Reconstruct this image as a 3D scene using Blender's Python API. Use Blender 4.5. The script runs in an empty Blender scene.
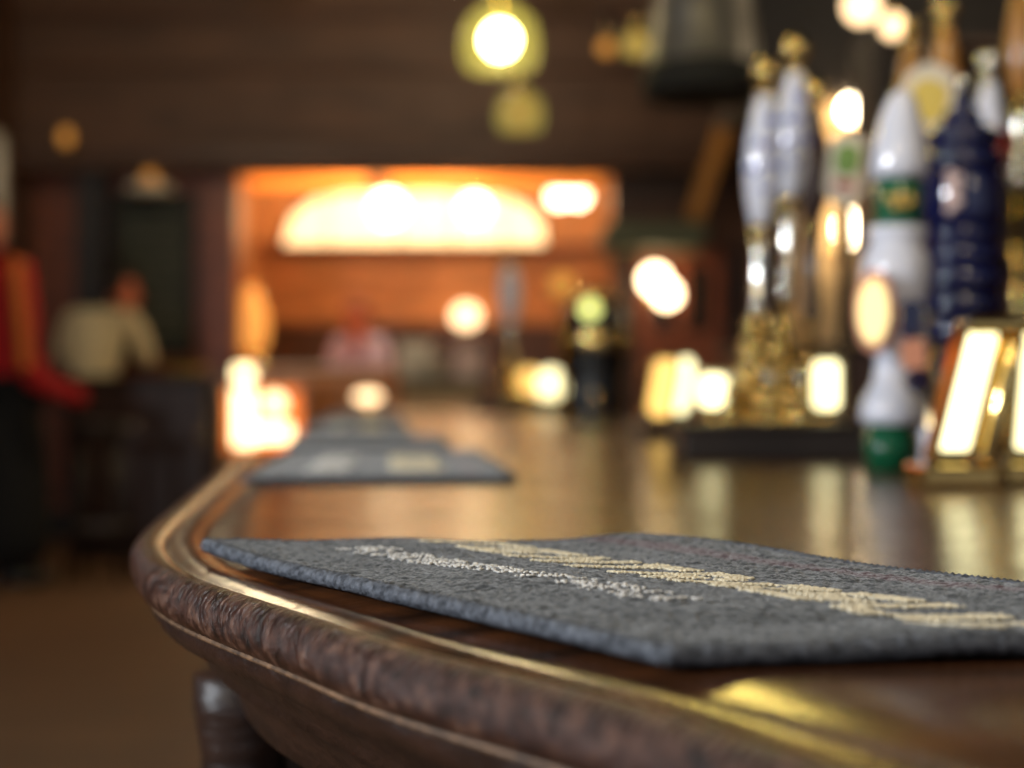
import bpy, bmesh, math, random
from mathutils import Vector, Matrix, noise
random.seed(7)
S = bpy.context.scene
COL = S.collection
PI = math.pi
F = 1500.0            # focal length in pixels at 1024 wide
HOR = 392.0           # row of the horizon
TOP = 0.85            # height of the bar top
CAM = TOP + 0.0836    # eye height

def X(px, d): return (px - 512.0) / F * d
def Z(py, d): return CAM + (HOR - py) / F * d
def P(px, py, d): return Vector((X(px, d), d, Z(py, d)))
def on_bar(px, py):
    d = (CAM - TOP) * F / (py - HOR)
    return Vector((X(px, d), d, TOP))

# ------------------------------------------------------------------ materials
def nodes(name):
    m = bpy.data.materials.new(name); m.use_nodes = True
    nt = m.node_tree; b = nt.nodes['Principled BSDF']
    return m, nt, b
def lin(c): return tuple(((v/255.0)/12.92 if v/255.0 <= .04045 else ((v/255.0+.055)/1.055)**2.4) for v in c) + (1,)
def mat(name, rgb, rough=.5, metal=0.0, coat=0.0, var=.25, scale=(8,8,8), bump=0.0, spec=.5, trans=0.0):
    m, nt, b = nodes(name)
    c = lin(rgb)
    tc = nt.nodes.new('ShaderNodeTexCoord'); mp = nt.nodes.new('ShaderNodeMapping'); mp.inputs['Scale'].default_value = scale
    nz = nt.nodes.new('ShaderNodeTexNoise'); nz.inputs['Scale'].default_value = 1.0; nz.inputs['Detail'].default_value = 6
    rp = nt.nodes.new('ShaderNodeValToRGB')
    rp.color_ramp.elements[0].color = tuple(v*(1-var) for v in c[:3]) + (1,)
    rp.color_ramp.elements[1].color = tuple(min(1, v*(1+var)) for v in c[:3]) + (1,)
    rp.color_ramp.elements[0].position = .3; rp.color_ramp.elements[1].position = .7
    nt.links.new(tc.outputs['Object'], mp.inputs[0]); nt.links.new(mp.outputs[0], nz.inputs['Vector'])
    nt.links.new(nz.outputs['Fac'], rp.inputs[0]); nt.links.new(rp.outputs[0], b.inputs['Base Color'])
    b.inputs['Roughness'].default_value = rough; b.inputs['Metallic'].default_value = metal
    b.inputs['Coat Weight'].default_value = coat; b.inputs['Coat Roughness'].default_value = .1
    b.inputs['Specular IOR Level'].default_value = spec
    b.inputs['Transmission Weight'].default_value = trans
    if bump:
        bp = nt.nodes.new('ShaderNodeBump'); bp.inputs['Strength'].default_value = bump; bp.inputs['Distance'].default_value = .01
        nt.links.new(nz.outputs['Fac'], bp.inputs['Height']); nt.links.new(bp.outputs[0], b.inputs['Normal'])
    return m
def emit(name, rgb, strength, glass=0.0):
    m, nt, b = nodes(name)
    b.inputs['Base Color'].default_value = lin(rgb)
    b.inputs['Emission Color'].default_value = lin(rgb)
    b.inputs['Emission Strength'].default_value = strength
    b.inputs['Roughness'].default_value = .25
    if glass:
        b.inputs['Base Color'].default_value = lin(tuple(v*.35 for v in rgb))
        tr = nt.nodes.new('ShaderNodeBsdfTransparent'); mx = nt.nodes.new('ShaderNodeMixShader')
        mx.inputs[0].default_value = glass
        out = nt.nodes['Material Output']
        nt.links.new(b.outputs[0], mx.inputs[1]); nt.links.new(tr.outputs[0], mx.inputs[2]); nt.links.new(mx.outputs[0], out.inputs[0])
    return m

M = {}
M['dark_wood'] = mat('dark panelling wood', (74,46,30), .38, scale=(3,3,14), var=.4, bump=.1)
M['bulkhead'] = mat('smoke darkened panelling', (84,56,38), .6, scale=(2,2,12), var=.35, bump=.1)
M['red_wood'] = mat('reddish panelling wood', (128,66,38), .4, scale=(3,3,14), var=.35, bump=.1)
M['orange_wood'] = mat('honey oak panelling', (200,134,80), .45, scale=(3,3,16), var=.3, bump=.1)
M['black_wood'] = mat('ebonised wood', (34,25,20), .5, scale=(5,5,30), var=.4)
M['cabinet'] = mat('dark stained sideboard', (52,30,22), .45, scale=(4,4,20), var=.4)
M['floor'] = mat('brown wooden floor', (114,82,56), .55, scale=(1.2,9,1), var=.25)
M['ceiling'] = mat('nicotine brown ceiling', (58,46,42), .8, scale=(2,2,2))
M['plaster'] = mat('ochre plaster', (214,178,130), .7, scale=(3,3,3), var=.12)
M['brass'] = mat('polished brass', (224,194,124), .1, metal=1, var=.08, scale=(30,30,30))
M['chrome'] = mat('polished metal', (225,222,210), .12, metal=1, var=.05, scale=(30,30,30))
M['steel'] = mat('dull grey metal', (120,116,112), .45, metal=.7, var=.2, scale=(12,12,12))
M['china'] = mat('white glazed china', (226,228,240), .12, coat=.6, var=.03)
M['china_blue'] = mat('cobalt transfer print', (70,96,190), .15, coat=.6, var=.2)
M['blue_gloss'] = mat('navy blue gloss', (18,24,66), .12, coat=.8, var=.2)
M['green_gloss'] = mat('bottle green gloss', (18,92,60), .18, coat=.8, var=.2)
M['black_gloss'] = mat('black gloss', (22,22,20), .2, coat=.5, var=.2)
M['red_cloth'] = mat('scarlet cloth', (190,24,24), .8, scale=(40,40,40), bump=.2)
M['gold_braid'] = mat('orange gold braid', (214,120,40), .6, scale=(60,60,60), bump=.3)
M['black_cloth'] = mat('black cloth', (20,19,18), .9, scale=(40,40,40))
M['cream_cloth'] = mat('cream shirt cloth', (226,208,168), .85, scale=(20,20,20), var=.1)
M['lilac_cloth'] = mat('lilac shirt cloth', (200,180,205), .85, scale=(20,20,20), var=.1)
M['skin'] = mat('skin', (214,140,112), .55, var=.1)
M['skin_flushed'] = mat('flushed skin', (232,132,96), .55, var=.1)
M['hair'] = mat('dark brown hair', (40,24,18), .6, scale=(60,60,10), var=.4)
M['hair_red'] = mat('auburn hair', (120,48,24), .6, scale=(60,60,10), var=.4)
M['slate'] = mat('chalky blackboard', (48,52,46), .8, scale=(6,6,6), var=.35)
M['chalk'] = mat('chalk marks', (120,120,104), .9)
M['white'] = mat('white enamel', (236,226,206), .35, var=.04)
M['pink_white'] = mat('pale pink linen', (236,206,196), .7, var=.05)
M['olive'] = mat('grey green painted canopy', (92,96,72), .6, var=.2)
M['yellow'] = mat('primrose enamel', (236,206,96), .3, var=.1)
M['leaf'] = mat('apple green enamel', (120,156,80), .3, var=.2)
M['red_gloss'] = mat('red enamel', (176,44,40), .25, coat=.4, var=.1)
M['orange_gloss'] = mat('salmon enamel', (232,160,130), .3, coat=.4, var=.15)
M['amber'] = mat('amber varnished wood', (176,122,60), .25, coat=.5, var=.2)
M['gold_leaf'] = mat('gold lettering paint', (222,180,90), .35, metal=.4)
M['glass'] = mat('clear glass', (240,236,224), .05, trans=1.0, var=.0)
M['bulb_fill_wall'] = emit('white fill and wall lamp', (255,232,190), 34)  # for the added fill lamps and the pillar wall lamps
M['bulb'] = emit('warm white lamp', (255,224,176), 10)
M['bulb_soft'] = emit('soft warm lamp', (255,216,165), 3.2)
M['bulb_dim'] = emit('dim amber lamp', (255,176,80), .32)
M['bulb_yellow'] = emit('yellow white lamp', (255,232,130), 95)
M['shade_yellow'] = emit('glowing yellow glass shade', (205,196,105), .5, .45)
M['shade_dim'] = emit('dim yellow glass shade', (205,190,95), .5, .3)
M['arch_glow'] = emit('backlit frosted glass', (255,230,176), 1.5)
M['soffit_glow'] = emit('lit amber glass strip', (255,150,62), .75)
M['tube'] = emit('fluorescent tube', (255,232,176), 4)
M['fridge_glow'] = emit('lit fridge back', (255,150,60), .16)
M['lens_white'] = emit('backlit cream lens', (255,246,190), 2.6)
M['lens_gold'] = emit('backlit gold lens', (255,205,112), 1.5)
M['lens_amber'] = emit('backlit amber lens', (255,160,50), 1.1)

# bar top: glossy varnish over dark wood, fine uneven grain running across
def mat_bartop():
    m, nt, b = nodes('varnished bar top')
    tc = nt.nodes.new('ShaderNodeTexCoord')
    mp = nt.nodes.new('ShaderNodeMapping'); mp.inputs['Scale'].default_value = (5, 60, 5); mp.inputs['Rotation'].default_value = (0,0,.0)
    nz = nt.nodes.new('ShaderNodeTexNoise'); nz.inputs['Detail'].default_value = 8; nz.inputs['Scale'].default_value = 1
    rp = nt.nodes.new('ShaderNodeValToRGB')
    rp.color_ramp.elements[0].color = lin((36,22,14)); rp.color_ramp.elements[1].color = lin((98,58,32))
    rp.color_ramp.elements[0].position = .3; rp.color_ramp.elements[1].position = .75
    L = nt.links.new
    L(tc.outputs['Object'], mp.inputs[0]); L(mp.outputs[0], nz.inputs['Vector']); L(nz.outputs['Fac'], rp.inputs[0]); L(rp.outputs[0], b.inputs['Base Color'])
    mp2 = nt.nodes.new('ShaderNodeMapping'); mp2.inputs['Scale'].default_value = (26, 170, 26)
    n2 = nt.nodes.new('ShaderNodeTexNoise'); n2.inputs['Detail'].default_value = 4; n2.inputs['Scale'].default_value = 1
    L(tc.outputs['Object'], mp2.inputs[0]); L(mp2.outputs[0], n2.inputs['Vector'])
    n3 = nt.nodes.new('ShaderNodeTexNoise'); n3.inputs['Scale'].default_value = 14; n3.inputs['Detail'].default_value = 3
    L(tc.outputs['Object'], n3.inputs['Vector'])
    ad = nt.nodes.new('ShaderNodeMath'); ad.operation = 'MULTIPLY_ADD'; ad.inputs[1].default_value = 2.2
    L(n3.outputs['Fac'], ad.inputs[0]); L(n2.outputs['Fac'], ad.inputs[2])
    bp = nt.nodes.new('ShaderNodeBump'); bp.inputs['Strength'].default_value = .28; bp.inputs['Distance'].default_value = .0012
    L(ad.outputs[0], bp.inputs['Height']); L(bp.outputs[0], b.inputs['Normal'])
    mr = nt.nodes.new('ShaderNodeMapRange'); mr.inputs[3].default_value = .18; mr.inputs[4].default_value = .31
    L(n3.outputs['Fac'], mr.inputs[0]); L(mr.outputs[0], b.inputs['Roughness'])
    b.inputs['Specular IOR Level'].default_value = .75
    return m
M['bartop'] = mat_bartop()

# worn rounded edge of the bar: U runs along the edge (metres), V around it (0..1)
def mat_edge():
    m, nt, b = nodes('worn bar edge')
    L = nt.links.new; N = nt.nodes.new
    uv = N('ShaderNodeUVMap'); uv.uv_map = 'UVMap'
    tc = N('ShaderNodeTexCoord')
    nz = N('ShaderNodeTexNoise'); nz.inputs['Scale'].default_value = 120; nz.inputs['Detail'].default_value = 8; nz.inputs['Roughness'].default_value = .75
    L(tc.outputs['Object'], nz.inputs['Vector'])
    big = N('ShaderNodeTexNoise'); big.inputs['Scale'].default_value = 90; big.inputs['Detail'].default_value = 4
    L(tc.outputs['Object'], big.inputs['Vector'])
    rp = N('ShaderNodeValToRGB')
    e = rp.color_ramp.elements
    e[0].position = .38; e[0].color = lin((22,15,13)); e[1].position = .68; e[1].color = lin((138,104,86))
    k = e.new(.52); k.color = lin((68,40,30))
    L(nz.outputs['Fac'], rp.inputs[0]); L(rp.outputs[0], b.inputs['Base Color'])
    # slanting nicks along the shoulder of the roll
    mp = N('ShaderNodeMapping'); mp.inputs['Scale'].default_value = (1, .03, 1); mp.inputs['Rotation'].default_value = (0,0,.0)
    L(uv.outputs[0], mp.inputs[0])
    wv = N('ShaderNodeTexWave'); wv.inputs['Scale'].default_value = 62; wv.inputs['Distortion'].default_value = 6; wv.inputs['Detail'].default_value = 3; wv.inputs['Detail Scale'].default_value = 3
    L(mp.outputs[0], wv.inputs['Vector'])
    sx = N('ShaderNodeSeparateXYZ'); L(uv.outputs[0], sx.inputs[0])
    mk = N('ShaderNodeMapRange'); mk.inputs[1].default_value = .5; mk.inputs[2].default_value = .18; mk.interpolation_type = 'SMOOTHSTEP'
    L(sx.outputs['Y'], mk.inputs[0])
    mu = N('ShaderNodeMath'); mu.operation = 'MULTIPLY'; L(wv.outputs['Fac'], mu.inputs[0]); L(mk.outputs[0], mu.inputs[1])
    ad = N('ShaderNodeMath'); ad.operation = 'MULTIPLY_ADD'; ad.inputs[1].default_value = .8
    L(nz.outputs['Fac'], ad.inputs[0]); L(mu.outputs[0], ad.inputs[2])
    a2 = N('ShaderNodeMath'); a2.operation = 'MULTIPLY_ADD'; a2.inputs[1].default_value = 1.4
    L(big.outputs['Fac'], a2.inputs[0]); L(ad.outputs[0], a2.inputs[2])
    bp = N('ShaderNodeBump'); bp.inputs['Strength'].default_value = .8; bp.inputs['Distance'].default_value = .0022
    L(a2.outputs[0], bp.inputs['Height']); L(bp.outputs[0], b.inputs['Normal'])
    mr = N('ShaderNodeMapRange'); mr.inputs[3].default_value = .2; mr.inputs[4].default_value = .42
    L(nz.outputs['Fac'], mr.inputs[0]); L(mr.outputs[0], b.inputs['Roughness'])
    return m
M['edge'] = mat_edge()
M['seam'] = mat('pale worn seam', (118,88,62), .55, scale=(120,120,120), var=.7)
M['fascia'] = mat('dark moulded bar apron', (46,28,20), .4, scale=(12,40,60), var=.45, bump=.5)

def mat_towel():
    m, nt, b = nodes('charcoal towelling')
    L = nt.links.new; N = nt.nodes.new
    tc = N('ShaderNodeTexCoord'); uv = N('ShaderNodeUVMap'); uv.uv_map = 'UVMap'
    nz = N('ShaderNodeTexNoise'); nz.inputs['Scale'].default_value = 420; nz.inputs['Detail'].default_value = 4
    L(tc.outputs['Object'], nz.inputs['Vector'])
    n2 = N('ShaderNodeTexNoise'); n2.inputs['Scale'].default_value = 26; n2.inputs['Detail'].default_value = 5
    L(tc.outputs['Object'], n2.inputs['Vector'])
    rp = N('ShaderNodeValToRGB'); e = rp.color_ramp.elements
    e[0].position = .3; e[0].color = lin((36,38,41)); e[1].position = .75; e[1].color = lin((88,91,93))
    mxf = N('ShaderNodeMath'); mxf.operation = 'MULTIPLY_ADD'; mxf.inputs[1].default_value = .55
    L(n2.outputs['Fac'], mxf.inputs[0])
    h = N('ShaderNodeMath'); h.operation = 'MULTIPLY'; h.inputs[1].default_value = .45
    L(nz.outputs['Fac'], h.inputs[0]); L(h.outputs[0], mxf.inputs[2]); L(mxf.outputs[0], rp.inputs[0])
    # faint dull red woven band near one long side
    sx = N('ShaderNodeSeparateXYZ'); L(uv.outputs[0], sx.inputs[0])
    dd = N('ShaderNodeMath'); dd.operation = 'SUBTRACT'; dd.inputs[1].default_value = .86; L(sx.outputs['Y'], dd.inputs[0])
    ab = N('ShaderNodeMath'); ab.operation = 'ABSOLUTE'; L(dd.outputs[0], ab.inputs[0])
    mr = N('ShaderNodeMapRange'); mr.inputs[1].default_value = .045; mr.inputs[2].default_value = .02; mr.inputs[4].default_value = .28
    L(ab.outputs[0], mr.inputs[0])
    mx = N('ShaderNodeMix'); mx.data_type = 'RGBA'; mx.inputs[7].default_value = lin((120,60,70))
    L(mr.outputs[0], mx.inputs[0]); L(rp.outputs[0], mx.inputs[6]); L(mx.outputs[2], b.inputs['Base Color'])
    bp = N('ShaderNodeBump'); bp.inputs['Strength'].default_value = .9; bp.inputs['Distance'].default_value = .0012
    L(nz.outputs['Fac'], bp.inputs['Height']); L(bp.outputs[0], b.inputs['Normal'])
    b.inputs['Roughness'].default_value = .95; b.inputs['Specular IOR Level'].default_value = .1
    b.inputs['Sheen Weight'].default_value = .35; b.inputs['Sheen Roughness'].default_value = .5
    return m
M['towel'] = mat_towel()
M['hem'] = mat('stitched charcoal hem', (94,98,106), .9, scale=(260,260,260), var=.6, bump=.4, spec=.1)
M['letter_cream'] = mat('cream towelling loops', (226,216,190), .9, scale=(300,300,300), var=.2, spec=.1)
M['letter_white'] = mat('white towelling loops', (222,220,216), .9, scale=(300,300,300), var=.25, spec=.1)

# ------------------------------------------------------------------ object helpers
def link(name, me, m, parent=None, smooth=False, label=None):
    o = bpy.data.objects.new(name, me); COL.objects.link(o)
    if m is not None and not me.materials: me.materials.append(m)
    if smooth:
        for p in me.polygons: p.use_smooth = True
    if parent is not None: o.parent = parent
    if label: o['label'] = label
    return o
def obj(name, bm, m, parent=None, smooth=False, label=None, bevel=0.0):
    me = bpy.data.meshes.new(name)
    bmesh.ops.recalc_face_normals(bm, faces=bm.faces)
    bm.to_mesh(me); bm.free()
    o = link(name, me, m, parent, smooth, label)
    if bevel:
        b = o.modifiers.new('bevel', 'BEVEL'); b.width = bevel; b.segments = 2; b.limit_method = 'ANGLE'
    return o
def thing(name, label, cat, loc=(0,0,0), group=None):
    o = bpy.data.objects.new(name, None); COL.objects.link(o); o.location = loc; o.empty_display_size = .05
    return tag(o, label, cat, group)
def tag(o, label, cat, group=None, kind=None):
    o['label'] = label; o['category'] = cat
    if group: o['group'] = group
    if kind: o['kind'] = kind
    return o
def struct(o): o['kind'] = 'structure'; return o
def B(): return bmesh.new()
def box(bm, a, b, mx=None):
    a = Vector(a); b = Vector(b)
    c = (a+b)/2; s = b-a
    r = bmesh.ops.create_cube(bm, size=1, matrix=Matrix.Translation(c) @ Matrix.Diagonal((abs(s.x),abs(s.y),abs(s.z),1)))
    if mx is not None: bmesh.ops.transform(bm, matrix=mx, verts=r['verts'])
    return bm
def ball(bm, c, r, sc=(1,1,1), u=20, v=12):
    c = Vector(c)
    top = bm.verts.new(c+Vector((0,0,r*sc[2]))); bot = bm.verts.new(c-Vector((0,0,r*sc[2])))
    rings = []
    for i in range(1, v):
        t = PI*i/v; z = r*sc[2]*math.cos(t); q = r*math.sin(t)
        rings.append([bm.verts.new((c.x+q*sc[0]*math.cos(2*PI*k/u), c.y+q*sc[1]*math.sin(2*PI*k/u), c.z+z)) for k in range(u)])
    for k in range(u):
        k2 = (k+1)%u
        bm.faces.new((top, rings[0][k], rings[0][k2])); bm.faces.new((bot, rings[-1][k2], rings[-1][k]))
        for i in range(len(rings)-1): bm.faces.new((rings[i][k], rings[i+1][k], rings[i+1][k2], rings[i][k2]))
    return bm
def lathe(bm, prof, base=(0,0,0), axis=(0,0,1), seg=28, sq=1.0):
    """prof: list of (height, radius) along axis"""
    base = Vector(base); ax = Vector(axis).normalized(); q = Vector((0,0,1)).rotation_difference(ax)
    rings = []
    for h, r in prof:
        ring = []
        for k in range(seg):
            a = 2*PI*k/seg
            ring.append(bm.verts.new(base + q @ Vector((r*math.cos(a), r*sq*math.sin(a), h))))
        rings.append(ring)
    for i in range(len(rings)-1):
        for k in range(seg):
            bm.faces.new((rings[i][k], rings[i][(k+1)%seg], rings[i+1][(k+1)%seg], rings[i+1][k]))
    bm.faces.new(list(reversed(rings[0]))); bm.faces.new(rings[-1])
    return bm
def tube(bm, pts, r, seg=10):
    pts = [Vector(p) for p in pts]
    rr = r if isinstance(r, (list,tuple)) else [r]*len(pts)
    rings = []
    n = None
    for i, p in enumerate(pts):
        t = (pts[min(i+1,len(pts)-1)] - pts[max(i-1,0)]).normalized()
        if n is None:
            n = t.cross(Vector((0,0,1)));
            if n.length < .05: n = t.cross(Vector((1,0,0)))
        n = (n - t*n.dot(t)).normalized(); b = t.cross(n)
        rings.append([bm.verts.new(p + (n*math.cos(2*PI*k/seg) + b*math.sin(2*PI*k/seg))*rr[i]) for k in range(seg)])
    for i in range(len(rings)-1):
        for k in range(seg):
            bm.faces.new((rings[i][k], rings[i][(k+1)%seg], rings[i+1][(k+1)%seg], rings[i+1][k]))
    bm.faces.new(list(reversed(rings[0]))); bm.faces.new(rings[-1])
    return bm
def prism(bm, pts, depth):
    """pts: outline (x,z) list, extruded +y by depth"""
    f = [bm.verts.new((x,0,z)) for x,z in pts]; g = [bm.verts.new((x,depth,z)) for x,z in pts]
    bm.faces.new(f); bm.faces.new(list(reversed(g)))
    n = len(pts)
    for k in range(n): bm.faces.new((f[k], g[k], g[(k+1)%n], f[(k+1)%n]))
    return bm
def rounded(w, h, r, n=6):
    out = []
    for cx, cz, a0 in ((w/2-r,h/2-r,0),(-w/2+r,h/2-r,90),(-w/2+r,-h/2+r,180),(w/2-r,-h/2+r,270)):
        for k in range(n+1):
            a = math.radians(a0+90*k/n); out.append((cx+r*math.cos(a), cz+r*math.sin(a)))
    return out
def dup(root, loc, label, group=None):
    r = root.copy(); COL.objects.link(r); r.location = loc; r['label'] = label
    if group: r['group'] = group
    for ch in list(root.children):
        c = ch.copy(); COL.objects.link(c); c.parent = r
        for g in ch.children:
            d = g.copy(); COL.objects.link(d); d.parent = c
    return r

# ------------------------------------------------------------------ the room
WALL_L = -3.05; WALL_R = 4.2; BACK = 9.6; CEIL = 3.5; ALC = 12.2
def wallbox(name, a, b, m): return struct(obj(name, box(B(), a, b), m))
wallbox('floor', (WALL_L-.2,-2,-.1), (WALL_R+.2,13,0), M['floor'])
wallbox('ceiling', (WALL_L-.2,-2,CEIL), (WALL_R+.2,13,CEIL+.1), M['ceiling'])
wallbox('wall_right', (WALL_R,-2,0), (WALL_R+.15,BACK+.2,CEIL), M['dark_wood'])
# left wall with a window
bm = B(); wz0, wz1, wy0, wy1 = 1.8, 2.5, 7.6, 9.12
box(bm,(WALL_L-.15,-2,0),(WALL_L,wy0,CEIL)); box(bm,(WALL_L-.15,wy1,0),(WALL_L,BACK+.2,CEIL))
box(bm,(WALL_L-.15,wy0,0),(WALL_L,wy1,wz0)); box(bm,(WALL_L-.15,wy0,wz1),(WALL_L,wy1,CEIL))
struct(obj('wall_left', bm, M['dark_wood']))
bm = B()
for z in (wz0, wz1-.05): box(bm,(WALL_L-.1,wy0,z),(WALL_L-.03,wy1,z+.05))
for y in (wy0, (wy0+wy1)/2-.02, wy1-.05): box(bm,(WALL_L-.1,y,wz0),(WALL_L-.03,y+.05,wz1))
w = struct(obj('window_1', bm, M['white']))
obj('pane', box(B(),(WALL_L-.08,wy0+.01,wz0+.01),(WALL_L-.075,wy1-.01,wz1-.01)), M['glass'], w)
# back wall: left part, bulkhead over the alcove, right part
ax0, ax1, atop = X(237,BACK), X(612,BACK), Z(168,BACK)
wb = struct(obj('wall_back', box(B(),(WALL_L,BACK,0),(ax0,BACK+.2,CEIL)), M['red_wood']))
struct(obj('wall_back_bulkhead', box(B(),(ax0,BACK,atop),(ax1,BACK+.2,CEIL)), M['bulkhead']))
struct(obj('wall_back_bar', box(B(),(ax1,BACK,0),(WALL_R,BACK+.2,CEIL)), M['dark_wood']))
# heavy boxed soffit across the back and a cornice rail
bm = B(); box(bm,(WALL_L,BACK-.35,Z(168,9.25)),(WALL_R,BACK,CEIL))
struct(obj('trim_1', bm, M['bulkhead']))
for k,(py,h) in enumerate(((18,.05),(70,.025),(158,.05))):
    struct(obj('trim_%d'%(k+2), box(B(),(WALL_L,BACK-.39,Z(py,9.2)),(WALL_R,BACK-.35,Z(py,9.2)+h), None), M['dark_wood'], bevel=.01))
bm = B()
for k in range(9):
    x0 = X(110+k*62, 9.22); box(bm,(x0,BACK-.365,Z(140,9.25)),(x0+.3,BACK-.35,Z(80,9.25)))
struct(obj('trim_5', bm, M['bulkhead'], bevel=.008))
# corner post between the two walls
struct(obj('trim_6', box(B(),(X(76,9.4),9.4,0),(X(104,9.4),BACK,CEIL)), M['black_wood']))
struct(obj('trim_7', box(B(),(X(206,9.5),9.5,0),(X(236,9.5),BACK,Z(160,9.5))), M['red_wood'], bevel=.01))
struct(obj('baseboard_back', box(B(),(WALL_L,BACK-.03,0),(ax0,BACK,.18)), M['black_wood']))
# alcove shell
wallbox('wall_alcove_back', (ax0-.3,ALC,0), (ax1+.8,ALC+.15,CEIL), M['orange_wood'])
wallbox('wall_alcove_left', (ax0-.45,BACK+.2,0), (ax0-.3,ALC,CEIL), M['orange_wood'])
wallbox('wall_alcove_right', (ax1+.8,BACK+.2,0), (ax1+.95,ALC,CEIL), M['orange_wood'])
# raised panels on the alcove wall
bm = B()
for r in range(3):
    y0 = 262+r*22
    for k in range(7):
        x0 = X(262+k*42, ALC); box(bm,(x0,ALC-.02,Z(y0+16,ALC)),(x0+.28,ALC,Z(y0,ALC)))
struct(obj('trim_8', bm, M['orange_wood'], bevel=.008))
struct(obj('trim_9', box(B(),(ax0-.3,ALC-.12,Z(252,ALC)),(ax1+.8,ALC,Z(246,ALC))), M['red_wood']))
struct(obj('trim_10', box(B(),(ax0-.3,ALC-.05,0),(X(560,ALC),ALC,Z(325,ALC))), M['dark_wood']))
# ochre pillar on the right
struct(obj('wall_pillar', box(B(),(X(806,6.6),6.6,0),(X(874,6.6),7.2,Z(96,6.6))), M['plaster'], bevel=.01))

struct(obj('trim_11', box(B(),(X(742,6.5),6.45,Z(98,6.5)),(X(1100,6.5),7.3,CEIL)), M['black_wood'], bevel=.01))
# reddish door with dark glazing on the bar side wall
dd = BACK-.05
d1 = struct(obj('door_1', box(B(),(X(638,dd),dd-.04,0),(X(722,dd),dd+.04,Z(250,dd))), M['red_wood'], bevel=.008))
bm = B()
for k in range(2):
    x0 = X(652+k*34, dd); box(bm,(x0,dd-.055,Z(330,dd)),(x0+.13,dd-.04,Z(268,dd)))
obj('door_pane', bm, M['black_gloss'], d1)
obj('door_handle', ball(B(),(X(646,dd),dd-.07,Z(372,dd)),.025), M['brass'], d1, True)

# ------------------------------------------------------------------ lit alcove fittings
def pt(name, loc, watt, col=(1,.74,.42), r=.06):
    l = bpy.data.lights.new(name, 'POINT'); l.energy = watt; l.color = col; l.shadow_soft_size = r
    o = bpy.data.objects.new(name, l); COL.objects.link(o); o.location = loc
    return o
# arched backlit glass over the shelf
ad = ALC-.3
pts = [(X(280,ad),Z(247,ad)), (X(545,ad),Z(247,ad))]
arch = [(X(545,ad),Z(222,ad)), (X(530,ad),Z(205,ad)), (X(505,ad),Z(194,ad)), (X(440,ad),Z(190,ad)), (X(345,ad),Z(191,ad)), (X(312,ad),Z(198,ad)), (X(290,ad),Z(215,ad))]
t = thing('fanlight', 'long arched cream backlit glass light above the orange panelled alcove wall', 'light')
pr = prism(B(), pts+arch, .1); bmesh.ops.translate(pr, vec=(0,ad,0), verts=pr.verts)
obj('glass_panel', pr, M['arch_glow'], t)
loop = pts+arch
bm = B(); tube(bm, [(x,ad-.02,z) for x,z in loop+[loop[0]]], .022)
obj('frame', bm, M['red_wood'], t, True)
for px in (328,400,452,505): obj('glazing_bar', tube(B(), [(X(px,ad),ad-.02,Z(247,ad)),(X(px,ad),ad-.02,Z(193,ad))], .009), M['orange_wood'], t)
t = thing('shelf_bracket_light', 'long amber glass strip light under the left of the alcove soffit', 'light')
for (a,b,lab) in ((250,368,0),(388,600,1)):
    if lab: t = thing('shelf_bracket_light', 'long amber glass strip light under the right of the alcove soffit', 'light')
    yy = 10.4
    bx = rounded(X(b,yy)-X(a,yy), .14, .03); pr = prism(B(), bx, .06)
    bmesh.ops.translate(pr, vec=((X(a,yy)+X(b,yy))/2, yy, Z(178,yy)), verts=pr.verts)
    obj('diffuser', pr, M['soffit_glow'], t)
    obj('casing', box(B(),(X(a,yy),yy+.06,Z(178,yy)-.08),(X(b,yy),yy+.12,Z(178,yy)+.08)), M['red_wood'], t)
    for q in (a+10, b-10): obj('hanging_rod', tube(B(),[(X(q,yy),yy+.09,Z(178,yy)+.06),(X(q,yy),yy+.09,CEIL)], .008, 6), M['brass'], t)

def globe_pendant(px, py, d, r, m, label, group=None, shade=None, cap=M['brass'], name='pendant_lamp', sc=(1,1,1)):
    c = P(px,py,d)
    t = thing(name, label, 'lamp', c, group)
    obj('bulb', ball(B(),(0,0,0),r,sc), m, t, True)
    if shade:
        obj('shade', lathe(B(), [(-shade*.75,shade*.86),(-shade*.5,shade*.98),(0,shade),(shade*.5,shade*.86),(shade*.8,shade*.5),(shade*.95,shade*.2)], seg=32), M[ 'shade_yellow' if m is M['bulb_yellow'] else 'shade_dim'], t, True)
    top = r*sc[2] if not shade else shade*.95
    obj('cap', lathe(B(), [(top*.9,r*.35),(top*.9+.03,r*.4),(top*.9+.05,.008)]), cap, t, True)
    obj('cord', tube(B(), [(0,0,top*.9+.04),(0,0,CEIL-c.z)], .005, 6), M['black_gloss'], t)
    return t
globe_pendant(388,208,11.2,.125,M['bulb'],'large glowing globe lamp hanging before the middle of the arched light','lamp')
globe_pendant(475,208,11.2,.105,M['bulb'],'glowing globe lamp hanging before the right half of the arched light')
globe_pendant(559,196,10.6,.075,M['bulb'],'left of the two touching globe lamps right of the arched light')
globe_pendant(578,196,10.9,.075,M['bulb'],'right of the two touching globe lamps right of the arched light')
globe_pendant(500,40,4.5,.05,M['bulb_yellow'],'biggest brightest lamp, white bulb in a yellow glass shade high over the bar',shade=.118)
globe_pendant(520,112,6.0,.07,M['bulb_dim'],'small dim yellow glass shape added for the reflection below the biggest brightest lamp',shade=.095)  # lamp shape added in place of a reflection on the panelling
globe_pendant(636,44,4.8,.035,M['bulb_dim'],'dim oval yellow lamp beside the big grey drum shade',shade=.045)
globe_pendant(606,48,5.5,.03,M['bulb_dim'],'tiny amber lamp left of the dim oval yellow lamp')
globe_pendant(862,6,5.2,.06,M['bulb_soft'],'warm globe lamp at the top edge above the ochre pillar')
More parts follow.
